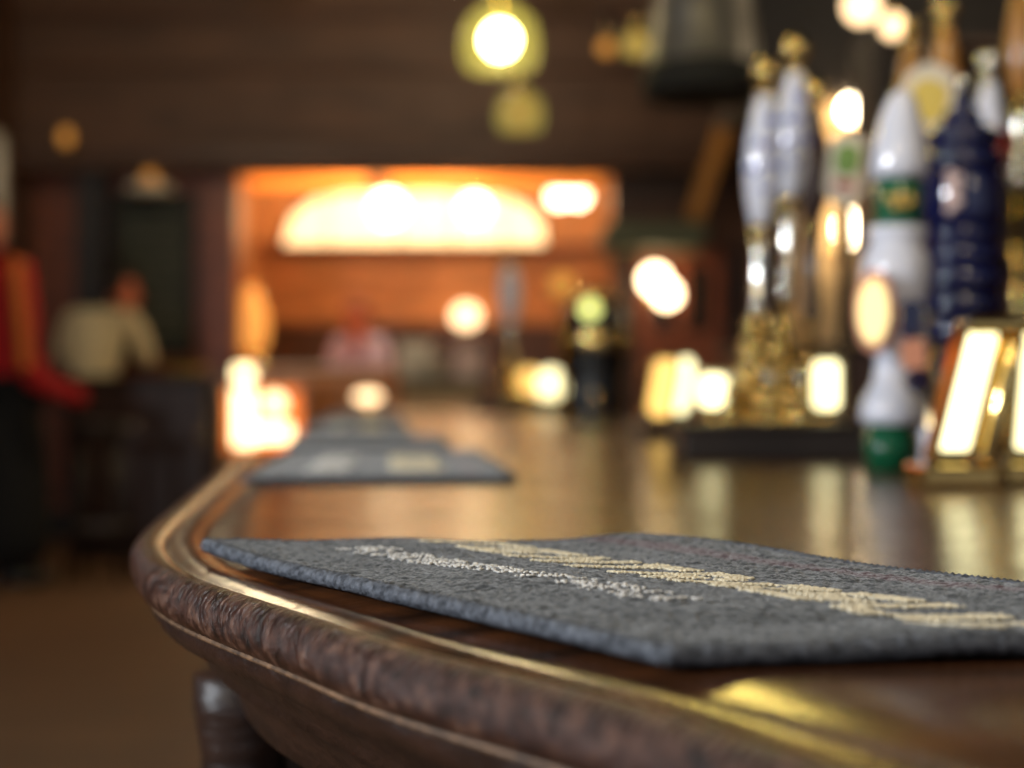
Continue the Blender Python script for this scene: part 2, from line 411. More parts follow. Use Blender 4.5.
globe_pendant(893,26,4.7,.036,M['bulb_soft'],'smaller amber globe lamp hanging right of the globe at the top edge')
def wall_lamp(px, py, d, r, m, label, sc=(1,1,1), arm=.12, back=None, name='wall_lamp'):
    c = P(px,py,d); t = thing(name, label, 'lamp', c)
    obj('bulb', ball(B(),(0,0,0),r,sc), m, t, True)
    obj('bracket', tube(B(), [(0,0,-r*sc[2]*.95),(0,.01,-r*sc[2]-.03),(0,arm*.5,-r*sc[2]-.05),(0,arm,-r*sc[2]-.02)], .008, 8), M['brass'], t, True)
    obj('wall_plate', lathe(B(), [(0,.04),(.015,.035)], (0,arm,-r*sc[2]-.02), (0,-1,0)), M['brass'], t, True)
    return t
wall_lamp(857,110,6.42,.055,M['bulb_fill_wall'],'bright wall lamp high on the ochre pillar',(1.25,1,1),.165)
wall_lamp(849,228,6.42,.05,M['bulb_fill_wall'],'bright oval wall lamp lower on the ochre pillar',(1,1,1.35),.165)
wall_lamp(655,280,BACK-.25,.085,M['bulb'],'upper left bulb of the touching pair before the reddish door',(1,1,1),.16)
wall_lamp(667,294,BACK-.25,.075,M['bulb'],'lower right bulb of the touching pair before the reddish door',(1,1,1),.16)
wall_lamp(466,316,ALC-.3,.11,M['bulb_soft'],'round cream globe lamp low on the orange panelled wall',(1,1,.9),.3)
wall_lamp(66,137,9.1,.04,M['bulb_dim'],'dim amber lamp on the dark soffit, far left',(1,1,1.4),.14)
# alcove left: amber glass lamp
t = thing('amber_lamp', 'tall amber glass lamp at the left end of the lit alcove', 'lamp', P(252,352,9.85))
obj('shade', lathe(B(), [(0,.07),(.1,.11),(.25,.1),(.4,.05),(.44,.02)]), emit('amber glass glow',(255,170,80),.8), t, True)
obj('base', lathe(B(), [(-.1,.09),(-.06,.09),(-.03,.03),(0,.03)]), M['brass'], t, True)
tag(obj('side_shelf', box(B(),(X(236,9.8),9.68,Z(352,9.85)-.13),(X(268,9.85),10.0,Z(352,9.85)-.1)), M['red_wood']), 'small wooden shelf carrying the amber glass lamp', 'shelf')

# added unseen fill lamps: pendants over the bar, globes under the ceiling
def fill_lamp(x,y,z,r,m,label,name='pendant_lamp'):
    t = thing(name, label, 'lamp', (x,y,z), None)
    obj('bulb', ball(B(),(0,0,0),r), m, t, True)
    obj('cap', lathe(B(), [(r*.95,r*.4),(r*.95+.03,r*.45),(r*.95+.05,.008)]), M['brass'], t, True)
    obj('cord', tube(B(), [(0,0,r+.03),(0,0,CEIL-z)], .005, 6), M['black_gloss'], t)
fill_lamp(.25,2.9,2.02,.085,emit('yellow fill lamp', (255,226,120), 42),'added fill lamp over the bar above the pumps')
fill_lamp(.45,1.1,2.05,.085,M['bulb_fill_wall'],'added fill lamp over the bar above the largest towel')
fill_lamp(-.9,-.3,2.1,.15,M['bulb_fill_wall'],'added fill lamp behind the place the photo is taken from')
fill_lamp(1.1,-.6,2.1,.1,M['bulb_fill_wall'],'added fill lamp over the near end of the bar')
fill_lamp(-1.9,6.4,3.0,.17,M['bulb_fill_wall'],'added fill globe over the floor in front of the sideboard')
fill_lamp(-.3,7.6,3.15,.16,M['bulb_fill_wall'],'added fill globe over the far end of the bar')
fill_lamp(2.2,4.2,2.9,.12,M['bulb_fill_wall'],'added fill globe before the dark dresser')
M['fill_alcove'] = emit('amber alcove fill', (255,216,160), 55)  # for unseen globes added above the opening to brighten the alcove
fill_lamp(X(330,10.9),10.9,3.05,.13,M['fill_alcove'],'added fill globe inside the left of the alcove')
fill_lamp(X(520,10.9),10.9,3.05,.13,M['fill_alcove'],'added fill globe inside the right of the alcove')
M['fill_serve'] = emit('servery fill', (255,222,176), 150)  # for lamps added out of sight to brighten worker and work table
fill_lamp(X(345,9.98),9.98,2.66,.08,M['fill_serve'],'small added fill lamp behind the bulkhead over the lilac shirted bar worker')
fill_lamp(X(445,9.98),9.98,2.66,.08,M['fill_serve'],'small added fill lamp behind the bulkhead over the work table')
# added fill light before an assumed window frame, left of and a little behind the viewpoint
bm = B()
for z in (1.2, 2.56): box(bm,(WALL_L,-.9,z),(WALL_L+.06,.9,z+.05))
for y in (-.9,-.02,.85): box(bm,(WALL_L,y,1.2),(WALL_L+.06,y+.05,2.6))
w = struct(obj('window_frame_assumed', bm, M['white']))  # assumed frame alone, the wall behind it has no opening
al = bpy.data.lights.new('added_daylight_fill','AREA'); al.shape = 'RECTANGLE'; al.size = .34; al.size_y = .3; al.energy = 100; al.color = (.86,.93,1)  # unseen area light added inside the room, standing in for assumed daylight
ao = bpy.data.objects.new('added_daylight_fill', al); COL.objects.link(ao); ao.location = (WALL_L+.08,0,1.9)
ao.rotation_euler = Vector((1,.25,-.12)).to_track_quat('-Z','Z').to_euler()


# ------------------------------------------------------------------ left side: sideboard, board, people
t = thing('sideboard', 'dark waist-high sideboard against the brown wall, left of the alcove', 'sideboard', (0,0,0))
sx0, sx1, sz = X(70,8.3), X(208,8.3), Z(376,8.3)
obj('carcass', box(B(),(sx0,8.3,.08),(sx1,8.68,sz-.03)), M['cabinet'], t, bevel=.006)
obj('worktop', box(B(),(sx0-.03,8.27,sz-.03),(sx1+.03,8.7,sz)), M['black_wood'], t, bevel=.006)
obj('plinth', box(B(),(sx0+.02,8.33,0),(sx1-.02,8.66,.08)), M['black_wood'], t)
for k in range(3):
    w = (sx1-sx0)/3
    dr = obj('door', box(B(),(sx0+k*w+.02,8.285,.12),(sx0+(k+1)*w-.02,8.3,sz-.06)), M['cabinet'], t, bevel=.004)
    obj('knob', ball(B(),(sx0+(k+.85)*w,8.275,.7),.014), M['brass'], dr, True)
# pale bowl on sideboard
tag(obj('serving_dish', lathe(B(), [(0,.06),(.015,.07),(.05,.14),(.055,.14),(.03,.08)], (X(183,8.45),8.45,sz)), M['gold_leaf'], smooth=True), 'dull brown dish on the right end of the dark sideboard', 'dish')
# blackboard
t = thing('blackboard', 'tall dark chalk menu board hung on the brown back wall', 'blackboard')
bd = BACK-.06
obj('slate', box(B(),(X(118,bd),bd,Z(352,bd)),(X(190,bd),bd+.03,Z(197,bd))), M['slate'], t)
bm = B()
for (a,b,c_,d_) in ((114,118,356,193),(190,194,356,193),(114,194,356,351),(114,194,197,193)):
    box(bm,(X(a,bd),bd-.02,Z(c_,bd)),(X(b,bd),bd+.06,Z(d_,bd)))
obj('frame', bm, M['black_wood'], t)
random.seed(3)
for k in range(9):
    bm = B(); x = 126 + random.random()*6; zz = 222+k*13
    while x < 182:
        w = 2+random.random()*6; box(bm,(X(x,bd),bd-.004,Z(zz+2.4,bd)),(X(min(x+w,184),bd),bd+.001,Z(zz,bd))); x += w+2.4
    obj('chalk_line', bm, M['chalk'], t)

t = thing('picture_light', 'brass picture light with a pale shade above the chalk menu board', 'lamp', P(150,184,bd-.2))
obj('bulb', ball(B(),(0,.0,.03),.05,(1,1,1.1)), M['bulb_dim'], t, True)
obj('shade', lathe(B(), [(-.05,.16),(-.045,.165),(.0,.12),(.015,.04)]), M['white'], t, True)
obj('arm', tube(B(), [(0,0,.06),(0,.06,.1),(0,.25,.09)], .01, 8), M['brass'], t, True)

# ---- people
def grow(name, joints, edges, m, parent=None, sub=1, remesh=0.0, label=None, extra=None):
    me = bpy.data.meshes.new(name)
    keys = list(joints)
    me.from_pydata([joints[k][0] for k in keys], [(keys.index(a), keys.index(b)) for a,b in edges], [])
    o = bpy.data.objects.new(name, me); COL.objects.link(o)
    sk = o.modifiers.new('skin','SKIN'); sk.use_smooth_shade = True
    for i,k in enumerate(keys):
        r = joints[k][1]; r = (r,r) if not isinstance(r,(tuple,list)) else r
        me.skin_vertices[0].data[i].radius = r
        me.skin_vertices[0].data[i].use_root = (i == 0)
    sb = o.modifiers.new('sub','SUBSURF'); sb.levels = sub; sb.render_levels = sub
    bpy.context.view_layer.update()
    dg = bpy.context.evaluated_depsgraph_get()
    em = bpy.data.meshes.new_from_object(o.evaluated_get(dg))
    bpy.data.objects.remove(o)
    if extra:
        bm = B(); bm.from_mesh(em); extra(bm); bm.to_mesh(em); bm.free()
    o = link(name, em, m, parent, True, label)
    if remesh:
        r = o.modifiers.new('remesh','REMESH'); r.mode = 'VOXEL'; r.voxel_size = remesh; r.use_smooth_shade = True
        dg = bpy.context.evaluated_depsgraph_get()
        bpy.context.view_layer.update()
        em2 = bpy.data.meshes.new_from_object(o.evaluated_get(bpy.context.evaluated_depsgraph_get()))
        bm = B(); bm.from_mesh(em2); seen = set(); best = []
        for v0 in bm.verts:
            if v0 in seen: continue
            stack = [v0]; seen.add(v0); isl = []
            while stack:
                v = stack.pop(); isl.append(v)
                for e in v.link_edges:
                    w_ = e.other_vert(v)
                    if w_ not in seen: seen.add(w_); stack.append(w_)
            if len(isl) > len(best): best = isl
        keep = set(best); bmesh.ops.delete(bm, geom=[v for v in bm.verts if v not in keep], context='VERTS'); bm.to_mesh(em2); bm.free()
        o.modifiers.clear(); o.data = em2
        if not em2.materials: em2.materials.append(m)
        for p in em2.polygons: p.use_smooth = True
    return o
def person(label, loc, face, J, shirt, sleeve_to, skin=M['skin'], hair=M['hair'], trousers=M['black_cloth'], extra_parts=None):
    """J: joints in the person's own frame (x right, y forward, z up); face: heading in degrees of +y"""
    R = Matrix.Rotation(math.radians(face), 4, 'Z')
    root = thing('person', label, 'person', loc)
    root.rotation_euler = (0,0,math.radians(face))
    j = {k: Vector(v) for k,v in J.items()}
    V = {}
    V['pelvis'] = (j['pelvis'], (.13,.095)); V['waist'] = (j['waist'], (.125,.09)); V['chest'] = (j['chest'], (.15,.105)); V['neckb'] = (j['neck'], (.06,.058))
    V['headb'] = (j['head']-Vector((0,0,.05)), (.06,.07)); V['head'] = (j['head']+Vector((0,.0,.01)), (.073,.09)); V['headt'] = (j['head']+Vector((0,-.005,.075)), (.06,.075))
    E = [('pelvis','waist'),('waist','chest'),('chest','neckb'),('neckb','headb'),('headb','head'),('head','headt')]
    sh, tr = {}, {}
    def scaled(r, a): return tuple(v+a for v in r) if isinstance(r,(tuple,list)) else r+a
    for s in ('l','r'):
        V['sh'+s] = (j['sh'+s], .058); V['el'+s] = (j['el'+s], .043); V['wr'+s] = (j['wr'+s], (.028,.024))
        E += [('chest','sh'+s),('sh'+s,'el'+s),('el'+s,'wr'+s)]
        d = (j['wr'+s]-j['el'+s]).normalized()
        palm = j['wr'+s] + d*.05; V['pa'+s] = (palm, (.036,.016)); V['pb'+s] = (palm+d*.035, (.038,.014)); E += [('wr'+s,'pa'+s),('pa'+s,'pb'+s)]
        side = d.cross(Vector((0,0,1))).normalized(); 
        dn = side.cross(d).normalized()
        if dn.z > 0: dn = -dn
        sgn = 1 if s == 'r' else -1
        for q,(off,ln) in enumerate(((-.027,.062),(-.009,.072),(.009,.068),(.027,.052))):
            a = palm + d*.05 + side*off; b_ = a + d*ln*.5 + dn*.008; c_ = b_ + d*ln*.4 + dn*.022
            V['f%s%da'%(s,q)] = (a,.0095); V['f%s%db'%(s,q)] = (b_,.0085); V['f%s%dc'%(s,q)] = (c_,.0075)
            E += [('pb'+s,'f%s%da'%(s,q)),('f%s%da'%(s,q),'f%s%db'%(s,q)),('f%s%db'%(s,q),'f%s%dc'%(s,q))]
        a = j['wr'+s]+d*.03 - side*sgn*.035; b_ = a + d*.035 - side*sgn*.022 + dn*.01
        V['t%sa'%s] = (a,.012); V['t%sb'%s] = (b_,.009); E += [('pa'+s,'t%sa'%s),('t%sa'%s,'t%sb'%s)]
        V['hi'+s] = (j['hi'+s], .085); V['kn'+s] = (j['kn'+s], .055); V['an'+s] = (j['an'+s], .04); V['to'+s] = (j['an'+s]+Vector((0,.13,-.045)), (.04,.025))
        E += [('pelvis','hi'+s),('hi'+s,'kn'+s),('kn'+s,'an'+s),('an'+s,'to'+s)]
    hc = j['head']; fw = Vector(J.get('look',(0,1,0))).normalized(); fr = fw.cross(Vector((0,0,1))).normalized()
    up = fr.cross(fw).normalized()
    def facebits(bm):
        q = Matrix((fr,fw,up)).transposed().to_4x4()
        def pos(x,y,z): return hc + fr*x + fw*y + up*z
        ball(bm, pos(0,.015,.01), .1, (.78,.98,1.15))
        ball(bm, pos(0,.108,-.015), .018, (.8,1.1,1.5)); ball(bm, pos(0,.09,-.06), .022, (1.3,.8,.6)); ball(bm, pos(0,.075,-.095), .03)
        for s in (-1,1):
            ball(bm, pos(s*.078,-.005,-.01), .026, (.4,.8,1.2)); ball(bm, pos(s*.032,.098,.012), .014)
    body = grow('body', V, E, skin, root, 1, .009, extra=facebits)
    bm = B()
    for s in (-1,1): ball(bm, hc + fr*s*.032 + fw*.108 + up*.012, .009, u=8, v=6)
    obj('eyes', bm, M['black_gloss'], root, True)
    # shirt
    SV = {k:(V[k][0], scaled(V[k][1],.014)) for k in ('waist','chest')}
    SV['hem'] = (j['pelvis']+Vector((0,0,.03)), (.145,.11)); SV['coll'] = (j['neck']-Vector((0,0,.015)), (.072,.07))
    SE = [('hem','waist'),('waist','chest'),('chest','coll')]
    for s in ('l','r'):
        SV['sh'+s] = (j['sh'+s], .072); SV['el'+s] = (j['el'+s], .057); end = j['el'+s].lerp(j['wr'+s], sleeve_to); SV['cf'+s] = (end, .044 if sleeve_to > .5 else .055)
        SE += [('chest','sh'+s),('sh'+s,'el'+s)]
        if sleeve_to > 0: SE.append(('el'+s,'cf'+s))
        else: SV.pop('cf'+s)
    SV = {k: SV[k] for k in (['waist']+[q for q in SV if q != 'waist'])}
    grow('shirt', SV, SE, shirt, root, 2)
    TV = {'pelvis':(j['pelvis'], (.143,.108))}; TE = []
    for s in ('l','r'):
        TV['hi'+s] = (j['hi'+s], .098); TV['kn'+s] = (j['kn'+s], .072); TV['an'+s] = (j['an'+s]+Vector((0,0,.02)), .06)
        TE += [('pelvis','hi'+s),('hi'+s,'kn'+s),('kn'+s,'an'+s)]
        bm = B(); a = j['an'+s]; ball(bm,(a.x,a.y+.06,.045),.06,(.85,2.1,.75)); 
        obj('shoe', bm, M['black_gloss'], root, True)
    grow('trousers', TV, TE, trousers, root, 2)
    def hairmesh():
        bm = B(); ball(bm, (0,0,0), .112, (.82,1.0,1.12), 28, 18)
        dead = [v for v in bm.verts if (v.co.y > .02 and v.co.z < .045) or v.co.z < -.075]
        bmesh.ops.delete(bm, geom=dead, context='VERTS')
        for v in bm.verts: v.co += v.co.normalized()*(.006*noise.noise(v.co*40))
        q = Matrix((fr,fw,up)).transposed()
        for v in bm.verts: v.co = q @ v.co + hc + up*.016
        o = obj('hair', bm, hair, root, True); sd = o.modifiers.new('thick','SOLIDIFY'); sd.thickness = .02; sd.offset = -.6
        return o
    hairmesh()
    return root, j
def standing(h=1.75):
    k = h/1.75
    J = dict(pelvis=(0,0,.95),waist=(0,0,1.1),chest=(0,0,1.3),neck=(0,0,1.49),head=(0,.02,1.62),
             shl=(-.18,0,1.42),shr=(.18,0,1.42),ell=(-.23,-.02,1.14),elr=(.23,-.02,1.14),wrl=(-.22,.1,.9),wrr=(.22,.1,.9),
             hil=(-.09,0,.9),hir=(.09,0,.9),knl=(-.1,.02,.5),knr=(.1,.02,.5),anl=(-.1,0,.09),anr=(.1,0,.09))
    return {a: tuple(v*k for v in b) for a,b in J.items()}
# person in red: stands at the left edge, back half turned to us, forearm forward to the right
J = standing(1.8)
J.update(waist=(-.01,-.01,1.12), chest=(-.01,-.02,1.38), neck=(-.05,-.07,1.6), head=(-.09,-.13,1.74), shr=(.2,0,1.53), shl=(-.2,0,1.53), elr=(.235,.04,1.0), wrr=(.16,.42,.86), wrl=(-.15,.28,1.0), ell=(-.24,.0,1.15))
root, j = person('person in a scarlet jacket and long black apron reaching toward the bar stool', (X(14,7.2)-.02,7.22,0), -62, J, M['red_cloth'], .74, trousers=M['black_cloth'])
# black waistcoat and orange braid
V = {'top':(j['waist']-Vector((0,0,.16)),(.165,.15)),'mid':(Vector((0,0,.55)),(.2,.19)),'hem':(Vector((0,0,.06)),(.22,.21))}
grow('long_apron', V, [('top','mid'),('mid','hem')], M['black_cloth'], root, 2, label='long black apron reaching the floor')
a, b_ = j['shr'], j['elr']
dirv = (b_-a).normalized(); outv = (Matrix.Rotation(math.radians(62),3,'Z') @ Vector((.1,-1,0))).normalized()
bm = B()
for k in range(9):
    c = a.lerp(b_, .02+k*.105) + outv*.052; ball(bm, c, .042, (.75,.75,1.0), 12, 8)
obj('braid', bm, M['gold_braid'], root, True, label='orange gold braid down the sleeve')
# person in cream shirt: back to us, leaning forward over something
J = standing(1.68)
J.update(waist=(0,.03,1.08), chest=(0,.1,1.28), neck=(.03,.2,1.44), head=(.05,.27,1.56), shl=(-.19,.12,1.4), shr=(.19,.12,1.4), ell=(-.27,.12,1.14), elr=(.29,.14,1.14), wrl=(-.16,.34,1.06), wrr=(.2,.36,1.04), look=(.75,.6,-.25))
root, j = person('person in a loose cream shirt seen from behind, head bowed, behind the sideboard', (X(92,8.98),8.98,0), -12, J, M['cream_cloth'], .35, skin=M['skin_flushed'])
# bar staff in lilac shirt
J = standing(1.56)
J.update(neck=(0,.06,1.32), head=(0,.1,1.44), chest=(0,.03,1.16), shl=(-.15,.03,1.27), shr=(.15,.03,1.27), look=(0,1,-.35), wrl=(-.1,.28,1.05), wrr=(.12,.28,1.05), ell=(-.2,.08,1.0), elr=(.2,.08,1.0))
root, j = person('bar worker in a lilac shirt with red hair standing in the lit alcove', (X(361,10.5),10.5,0), 170, J, M['lilac_cloth'], .0, skin=M['skin_flushed'], hair=M['hair_red'])

# bar stool beside the person in red
t = thing('bar_stool', 'dark wooden bar stool between the person in red and the sideboard', 'stool', (X(100,7.45),7.45,0))
obj('seat', lathe(B(), [(.745,.15),(.75,.17),(.775,.17),(.785,.15)]), M['black_wood'], t, True)
for k in range(4):
    a = PI/4+k*PI/2; q = Vector((math.cos(a),math.sin(a),0))
    obj('leg', tube(B(), [q*.1+Vector((0,0,.75)), q*.19], [.016,.013], 8), M['black_wood'], t, True)
bm = B()
for k in range(4):
    a = PI/4+k*PI/2; b_ = a+PI/2; tube(bm, [(math.cos(a)*.16,math.sin(a)*.16,.27),(math.cos(b_)*.16,math.sin(b_)*.16,.27)], .009, 8)
obj('footrest', bm, M['steel'], t, True)

# ------------------------------------------------------------------ servery, fridge and things beyond the bar
t = thing('servery_counter', 'honey coloured wooden servery counter with a cream top before the alcove', 'counter')
s0, s1 = X(262,9.1), X(392,9.1); sy = 9.1; st = Z(366,9.1)
obj('carcass', box(B(),(s0,sy,0),(s1,sy+.42,st-.12)), M['orange_wood'], t)
obj('fascia', box(B(),(s0-.13,sy-.02,st-.13),(s1,sy+.4,st-.02)), M['orange_wood'], t, bevel=.006)
obj('countertop', box(B(),(s0-.15,sy-.04,st-.02),(s1,sy+.44,st)), M['white'], t, bevel=.004)
t = thing('bottle_fridge', 'lit glass fronted bottle fridge glowing left of the bar mats', 'fridge')
fd = 8.4; f0, f1, fz0, fz1 = X(226,fd), X(300,fd), Z(452,fd), Z(388,fd)
bm = B(); box(bm,(f0,fd,0),(f1,fd+.5,fz0)); box(bm,(f0,fd,fz1),(f1,fd+.5,fz1+.04)); box(bm,(f0-.03,fd,0),(f0,fd+.5,fz1+.04)); box(bm,(f1,fd,0),(f1+.03,fd+.5,fz1+.04)); 
obj('cabinet', bm, M['amber'], t)
obj('back_panel', box(B(),(f0,fd+.3,fz0),(f1,fd+.32,fz1)), M['fridge_glow'], t)
obj('light_tube', tube(B(), [(X(242,fd),fd+.06,Z(446,fd)),(X(242,fd),fd+.06,Z(366,fd)+.0)], .055, 14), M['tube'], t, True)
obj('light_tube', tube(B(), [(X(250,fd),fd+.08,Z(433,fd)),(X(288,fd),fd+.08,Z(433,fd))], .05, 14), M['tube'], t, True)
obj('lamp_cap', ball(B(), (X(272,fd),fd+.1,Z(403,fd)), .06), M['lens_white'], t, True)
# white piles on the counter beyond the bar
t = thing('work_table', 'pale cream work table standing behind the bar, beyond the mats', 'table')
w0, w1 = X(396,8.6), X(486,8.6); wz = Z(378,8.6)
obj('tabletop', box(B(),(w0,8.55,wz-.04),(w1,9.04,wz)), M['olive'], t)
obj('front_panel', box(B(),(w0+.03,8.63,.1),(w1-.03,8.66,wz-.04)), M['plaster'], t)
for (a,b_) in ((w0+.02,8.62),(w1-.06,8.62),(w0+.02,8.94),(w1-.06,8.94)): obj('leg', box(B(),(a,b_,0),(a+.04,b_+.04,wz-.04)), M['plaster'], t)
for k in range(6):
    tag(obj('plate', lathe(B(), [(0,.07),(.006,.075),(.018,.13),(.022,.13),(.012,.07)], (X(426,8.7)+.004*(k%3),8.7,wz+k*.022)), M['white'], smooth=True),
        'white plate, number %s from the bottom of the pile on the work table' % ('one two three four five six'.split()[k]), 'plate', 'white plates piled on the work table')
t = thing('cream_bin', 'cream box standing at the left of the work table behind the plates', 'box', (X(408,8.85),8.95,wz))
bx = B(); box(bx,(-.06,-.06,0),(.14,.06,.2)); obj('body', bx, M['white'], t, bevel=.02)
obj('lid', box(B(),(-.07,-.07,.2),(.15,.07,.22)), M['white'], t, bevel=.006)
t = thing('folded_linen', 'pale pink pile of folded linen on the right of the work table', 'linen', (X(469,8.8),8.8,wz))
for k in range(5):
    pr = prism(B(), rounded(.19-.006*k,.038,.018), .2); bmesh.ops.translate(pr, vec=(.003*(k%2),-.1,.019+k*.038), verts=pr.verts)
    obj('folded_cloth', pr, M['pink_white'], t, True)
# small glowing ball on a stem, added to stand in for a reflection
globe = thing('reflection_glow', 'small bright glow on a short stem at the end of the bar, added for a reflection', 'lamp', P(368,406,7.9))
obj('bulb', ball(B(),(0,0,.05),.045,(1.6,1,.7)), M['bulb_soft'], globe, True)
obj('stem', lathe(B(), [(TOP-P(368,406,7.9).z,.05),(TOP-P(368,406,7.9).z+.008,.05),(TOP-P(368,406,7.9).z+.012,.012),(.02,.012)]), M['brass'], globe, True)
# canopy over door
t = thing('canopy', 'grey green flat canopy jutting out above the reddish door', 'canopy')
c0, c1, cy = X(603,9.0), X(708,9.0), 9.0
obj('roof', box(B(),(c0,cy,Z(246,cy)),(c1,BACK,Z(222,cy))), M['olive'], t, bevel=.03)
obj('edge_strip', box(B(),(c0-.01,cy-.02,Z(248,cy)),(c1+.01,cy,Z(244,cy))), M['black_wood'], t)
# slanting beam and hanging drum
bm = B(); a = P(696,217,9.1); b_ = P(745,70,8.6); b_ = b_ + (b_-a)*.0; dv_ = (b_-a).normalized(); tube(bm, [a, b_, b_+dv_*((CEIL-b_.z)/dv_.z)], .07, 4)
tag(obj('slanting_brace', bm, M['amber']), 'brown slanting wooden brace below the big grey drum shade', 'brace')
c = P(704,95,4.0); t = thing('drum_shade_lamp', 'big grey drum shade with a dark underside hanging over the bar', 'lamp', c)
obj('shade', lathe(B(), [(.0,.150),(.02,.158),(.06,.155),(.07,.148),(.2,.135),(.33,.12),(.36,.05)], seg=40), M['steel'], t, True)
obj('rim', lathe(B(), [(-.006,.145),(-.006,.162),(.07,.162),(.075,.150)], seg=40), M['black_cloth'], t, True)
obj('cord', tube(B(), [(0,0,.35),(0,0,CEIL-c.z)], .008, 8), M['black_gloss'], t)
# a dark back-bar dresser on the right, behind the pumps
t = thing('back_bar_dresser', 'dark back bar dresser standing behind the pumps on the right', 'dresser')
q0,q1,qy = X(742,5.2), X(1120,5.2), 5.2
obj('lower_cabinet', box(B(),(q0,qy,0),(q1,qy+.45,Z(352,qy))), M['dark_wood'], t, bevel=.008)
obj('counter_slab', box(B(),(q0-.03,qy-.04,Z(352,qy)),(q1,qy+.47,Z(345,qy))), M['black_wood'], t, bevel=.006)
q2 = X(880,qy)
obj('upright', box(B(),(q2,qy+.1,Z(345,qy)),(q2+.07,qy+.4,Z(20,qy))), M['black_wood'], t)
obj('upright', box(B(),(q1-.07,qy+.1,Z(345,qy)),(q1,qy+.4,Z(20,qy))), M['black_wood'], t)
obj('back_board', box(B(),(q2,qy+.4,Z(345,qy)),(q1,qy+.43,Z(20,qy))), M['black_wood'], t)
for py in (250,150,40): obj('shelf', box(B(),(q2+.07,qy+.1,Z(py,qy)),(q1-.07,qy+.4,Z(py,qy)+.03)), M['dark_wood'], t)

# ------------------------------------------------------------------ the bar counter
ctrl = [(-.89,8.1),(-.83,7.4),(-.64,5.6),(-.47,3.6),(-.335,2.28),(-.375,2.10),(-.30,1.5),(-.256,1.15),(-.2275,.93),(-.205,.82),(-.163,.70),(-.086,.565),(-.0423,.492),(.0217,.408),(.0707,.33),(.16,.19),(.30,-.03),(.5,-.34)]
def catmull(pts, n):
    P_ = [Vector(p) for p in pts]; out = []
    for i in range(len(P_)-1):
        p0 = P_[max(i-1,0)]; p1 = P_[i]; p2 = P_[i+1]; p3 = P_[min(i+2,len(P_)-1)]
        L = max(2, int((p2-p1).length/n))
        for k in range(L):
            t = k/L
            out.append(.5*((2*p1)+(-p0+p2)*t+(2*p0-5*p1+4*p2-p3)*t*t+(-p0+3*p1-3*p2+p3)*t*t*t))
    out.append(P_[-1]); return out
path = catmull(ctrl, .012)
L = [0.0]
for i in range(1,len(path)): L.append(L[-1]+(path[i]-path[i-1]).length)
nrm = []
for i in range(len(path)):
    a = path[max(i-3,0)]; b_ = path[min(i+3,len(path)-1)]; tn = (b_-a).normalized()
    nrm.append(Vector((-tn.y, tn.x)))   # path heads to -y, inward is +x side
if nrm[len(nrm)//2].x < 0: nrm = [-n for n in nrm]
def sweep(prof, name, m, parent, label=None, uvname='UVMap'):
    """prof: (inward offset, z) pairs"""
    bm = B(); uvl = bm.loops.layers.uv.new(uvname)
    rows = []
    for i,p in enumerate(path):
        rows.append([bm.verts.new((p.x+nrm[i].x*s, p.y+nrm[i].y*s, TOP+z)) for s,z in prof])
    n = len(prof)
    for i in range(len(path)-1):
        for k in range(n-1):
            f = bm.faces.new((rows[i][k],rows[i+1][k],rows[i+1][k+1],rows[i][k+1]))
            for lp,(uu,vv) in zip(f.loops, ((L[i],k),(L[i+1],k),(L[i+1],k+1),(L[i],k+1))): lp[uvl].uv = (uu, vv/(n-1))
    return obj(name, bm, m, parent, True, label)
bar = thing('bar_counter', 'long glossy dark wooden bar counter with a worn rounded edge in the foreground', 'bar counter')
# edge roll, outwards from the ridge and round to the seam
roll = []
for k in range(15):
    a = math.radians(80 - k*(165/14.0)); roll.append((.0062-.0098*math.cos(a), -.0116+.0116*math.sin(a)))
roll = [(.0118,-.0022),(.0088,-.0008)] + roll
sweep(roll, 'edge_roll', M['edge'], bar, label='rounded worn brown edge full of nicks')
e = roll[-1]
sweep([(e[0]-.0010,e[1]+.0006),(e[0]-.0022,e[1]-.0006),(e[0]-.0020,e[1]-.0016),(e[0]+.002,e[1]-.002)], 'seam_bead', M['seam'], bar, label='pale worn seam under the rounded edge')
z0 = e[1]-.002
apron = [(e[0]+.001,z0),(e[0]+.0005,z0-.005),(e[0]+.004,z0-.011),(e[0]+.006,z0-.012),(.026,z0-.020),(.032,z0-.028),(.035,z0-.031),(.035,z0-.035),(.040,z0-.037),(.047,z0-.046),(.053,z0-.056),(.055,z0-.058),(.055,z0-.064),(.14,z0-.066)]
sweep(apron, 'apron_moulding', M['fascia'], bar)
sweep([(.14,z0-.066),(.14,-TOP)], 'front_panel', M['black_wood'], bar)
# top: channel inside the ridge, then the flat field out to the far side of the bar
inner = [(.02,8.1),(.05,7.4),(.30,5.6),(.5,3.7),(.80,2.5),(.95,2.0),(1.02,1.6),(1.05,1.4),(1.08,1.25),(1.12,1.12),(1.18,1.0),(1.24,.9),(1.3,.8),(1.38,.68),(1.46,.55),(1.6,.32),(1.8,.0),(2.0,-.3)]
ip = []
cl = [0.0]
C_ = [Vector(c) for c in ctrl]
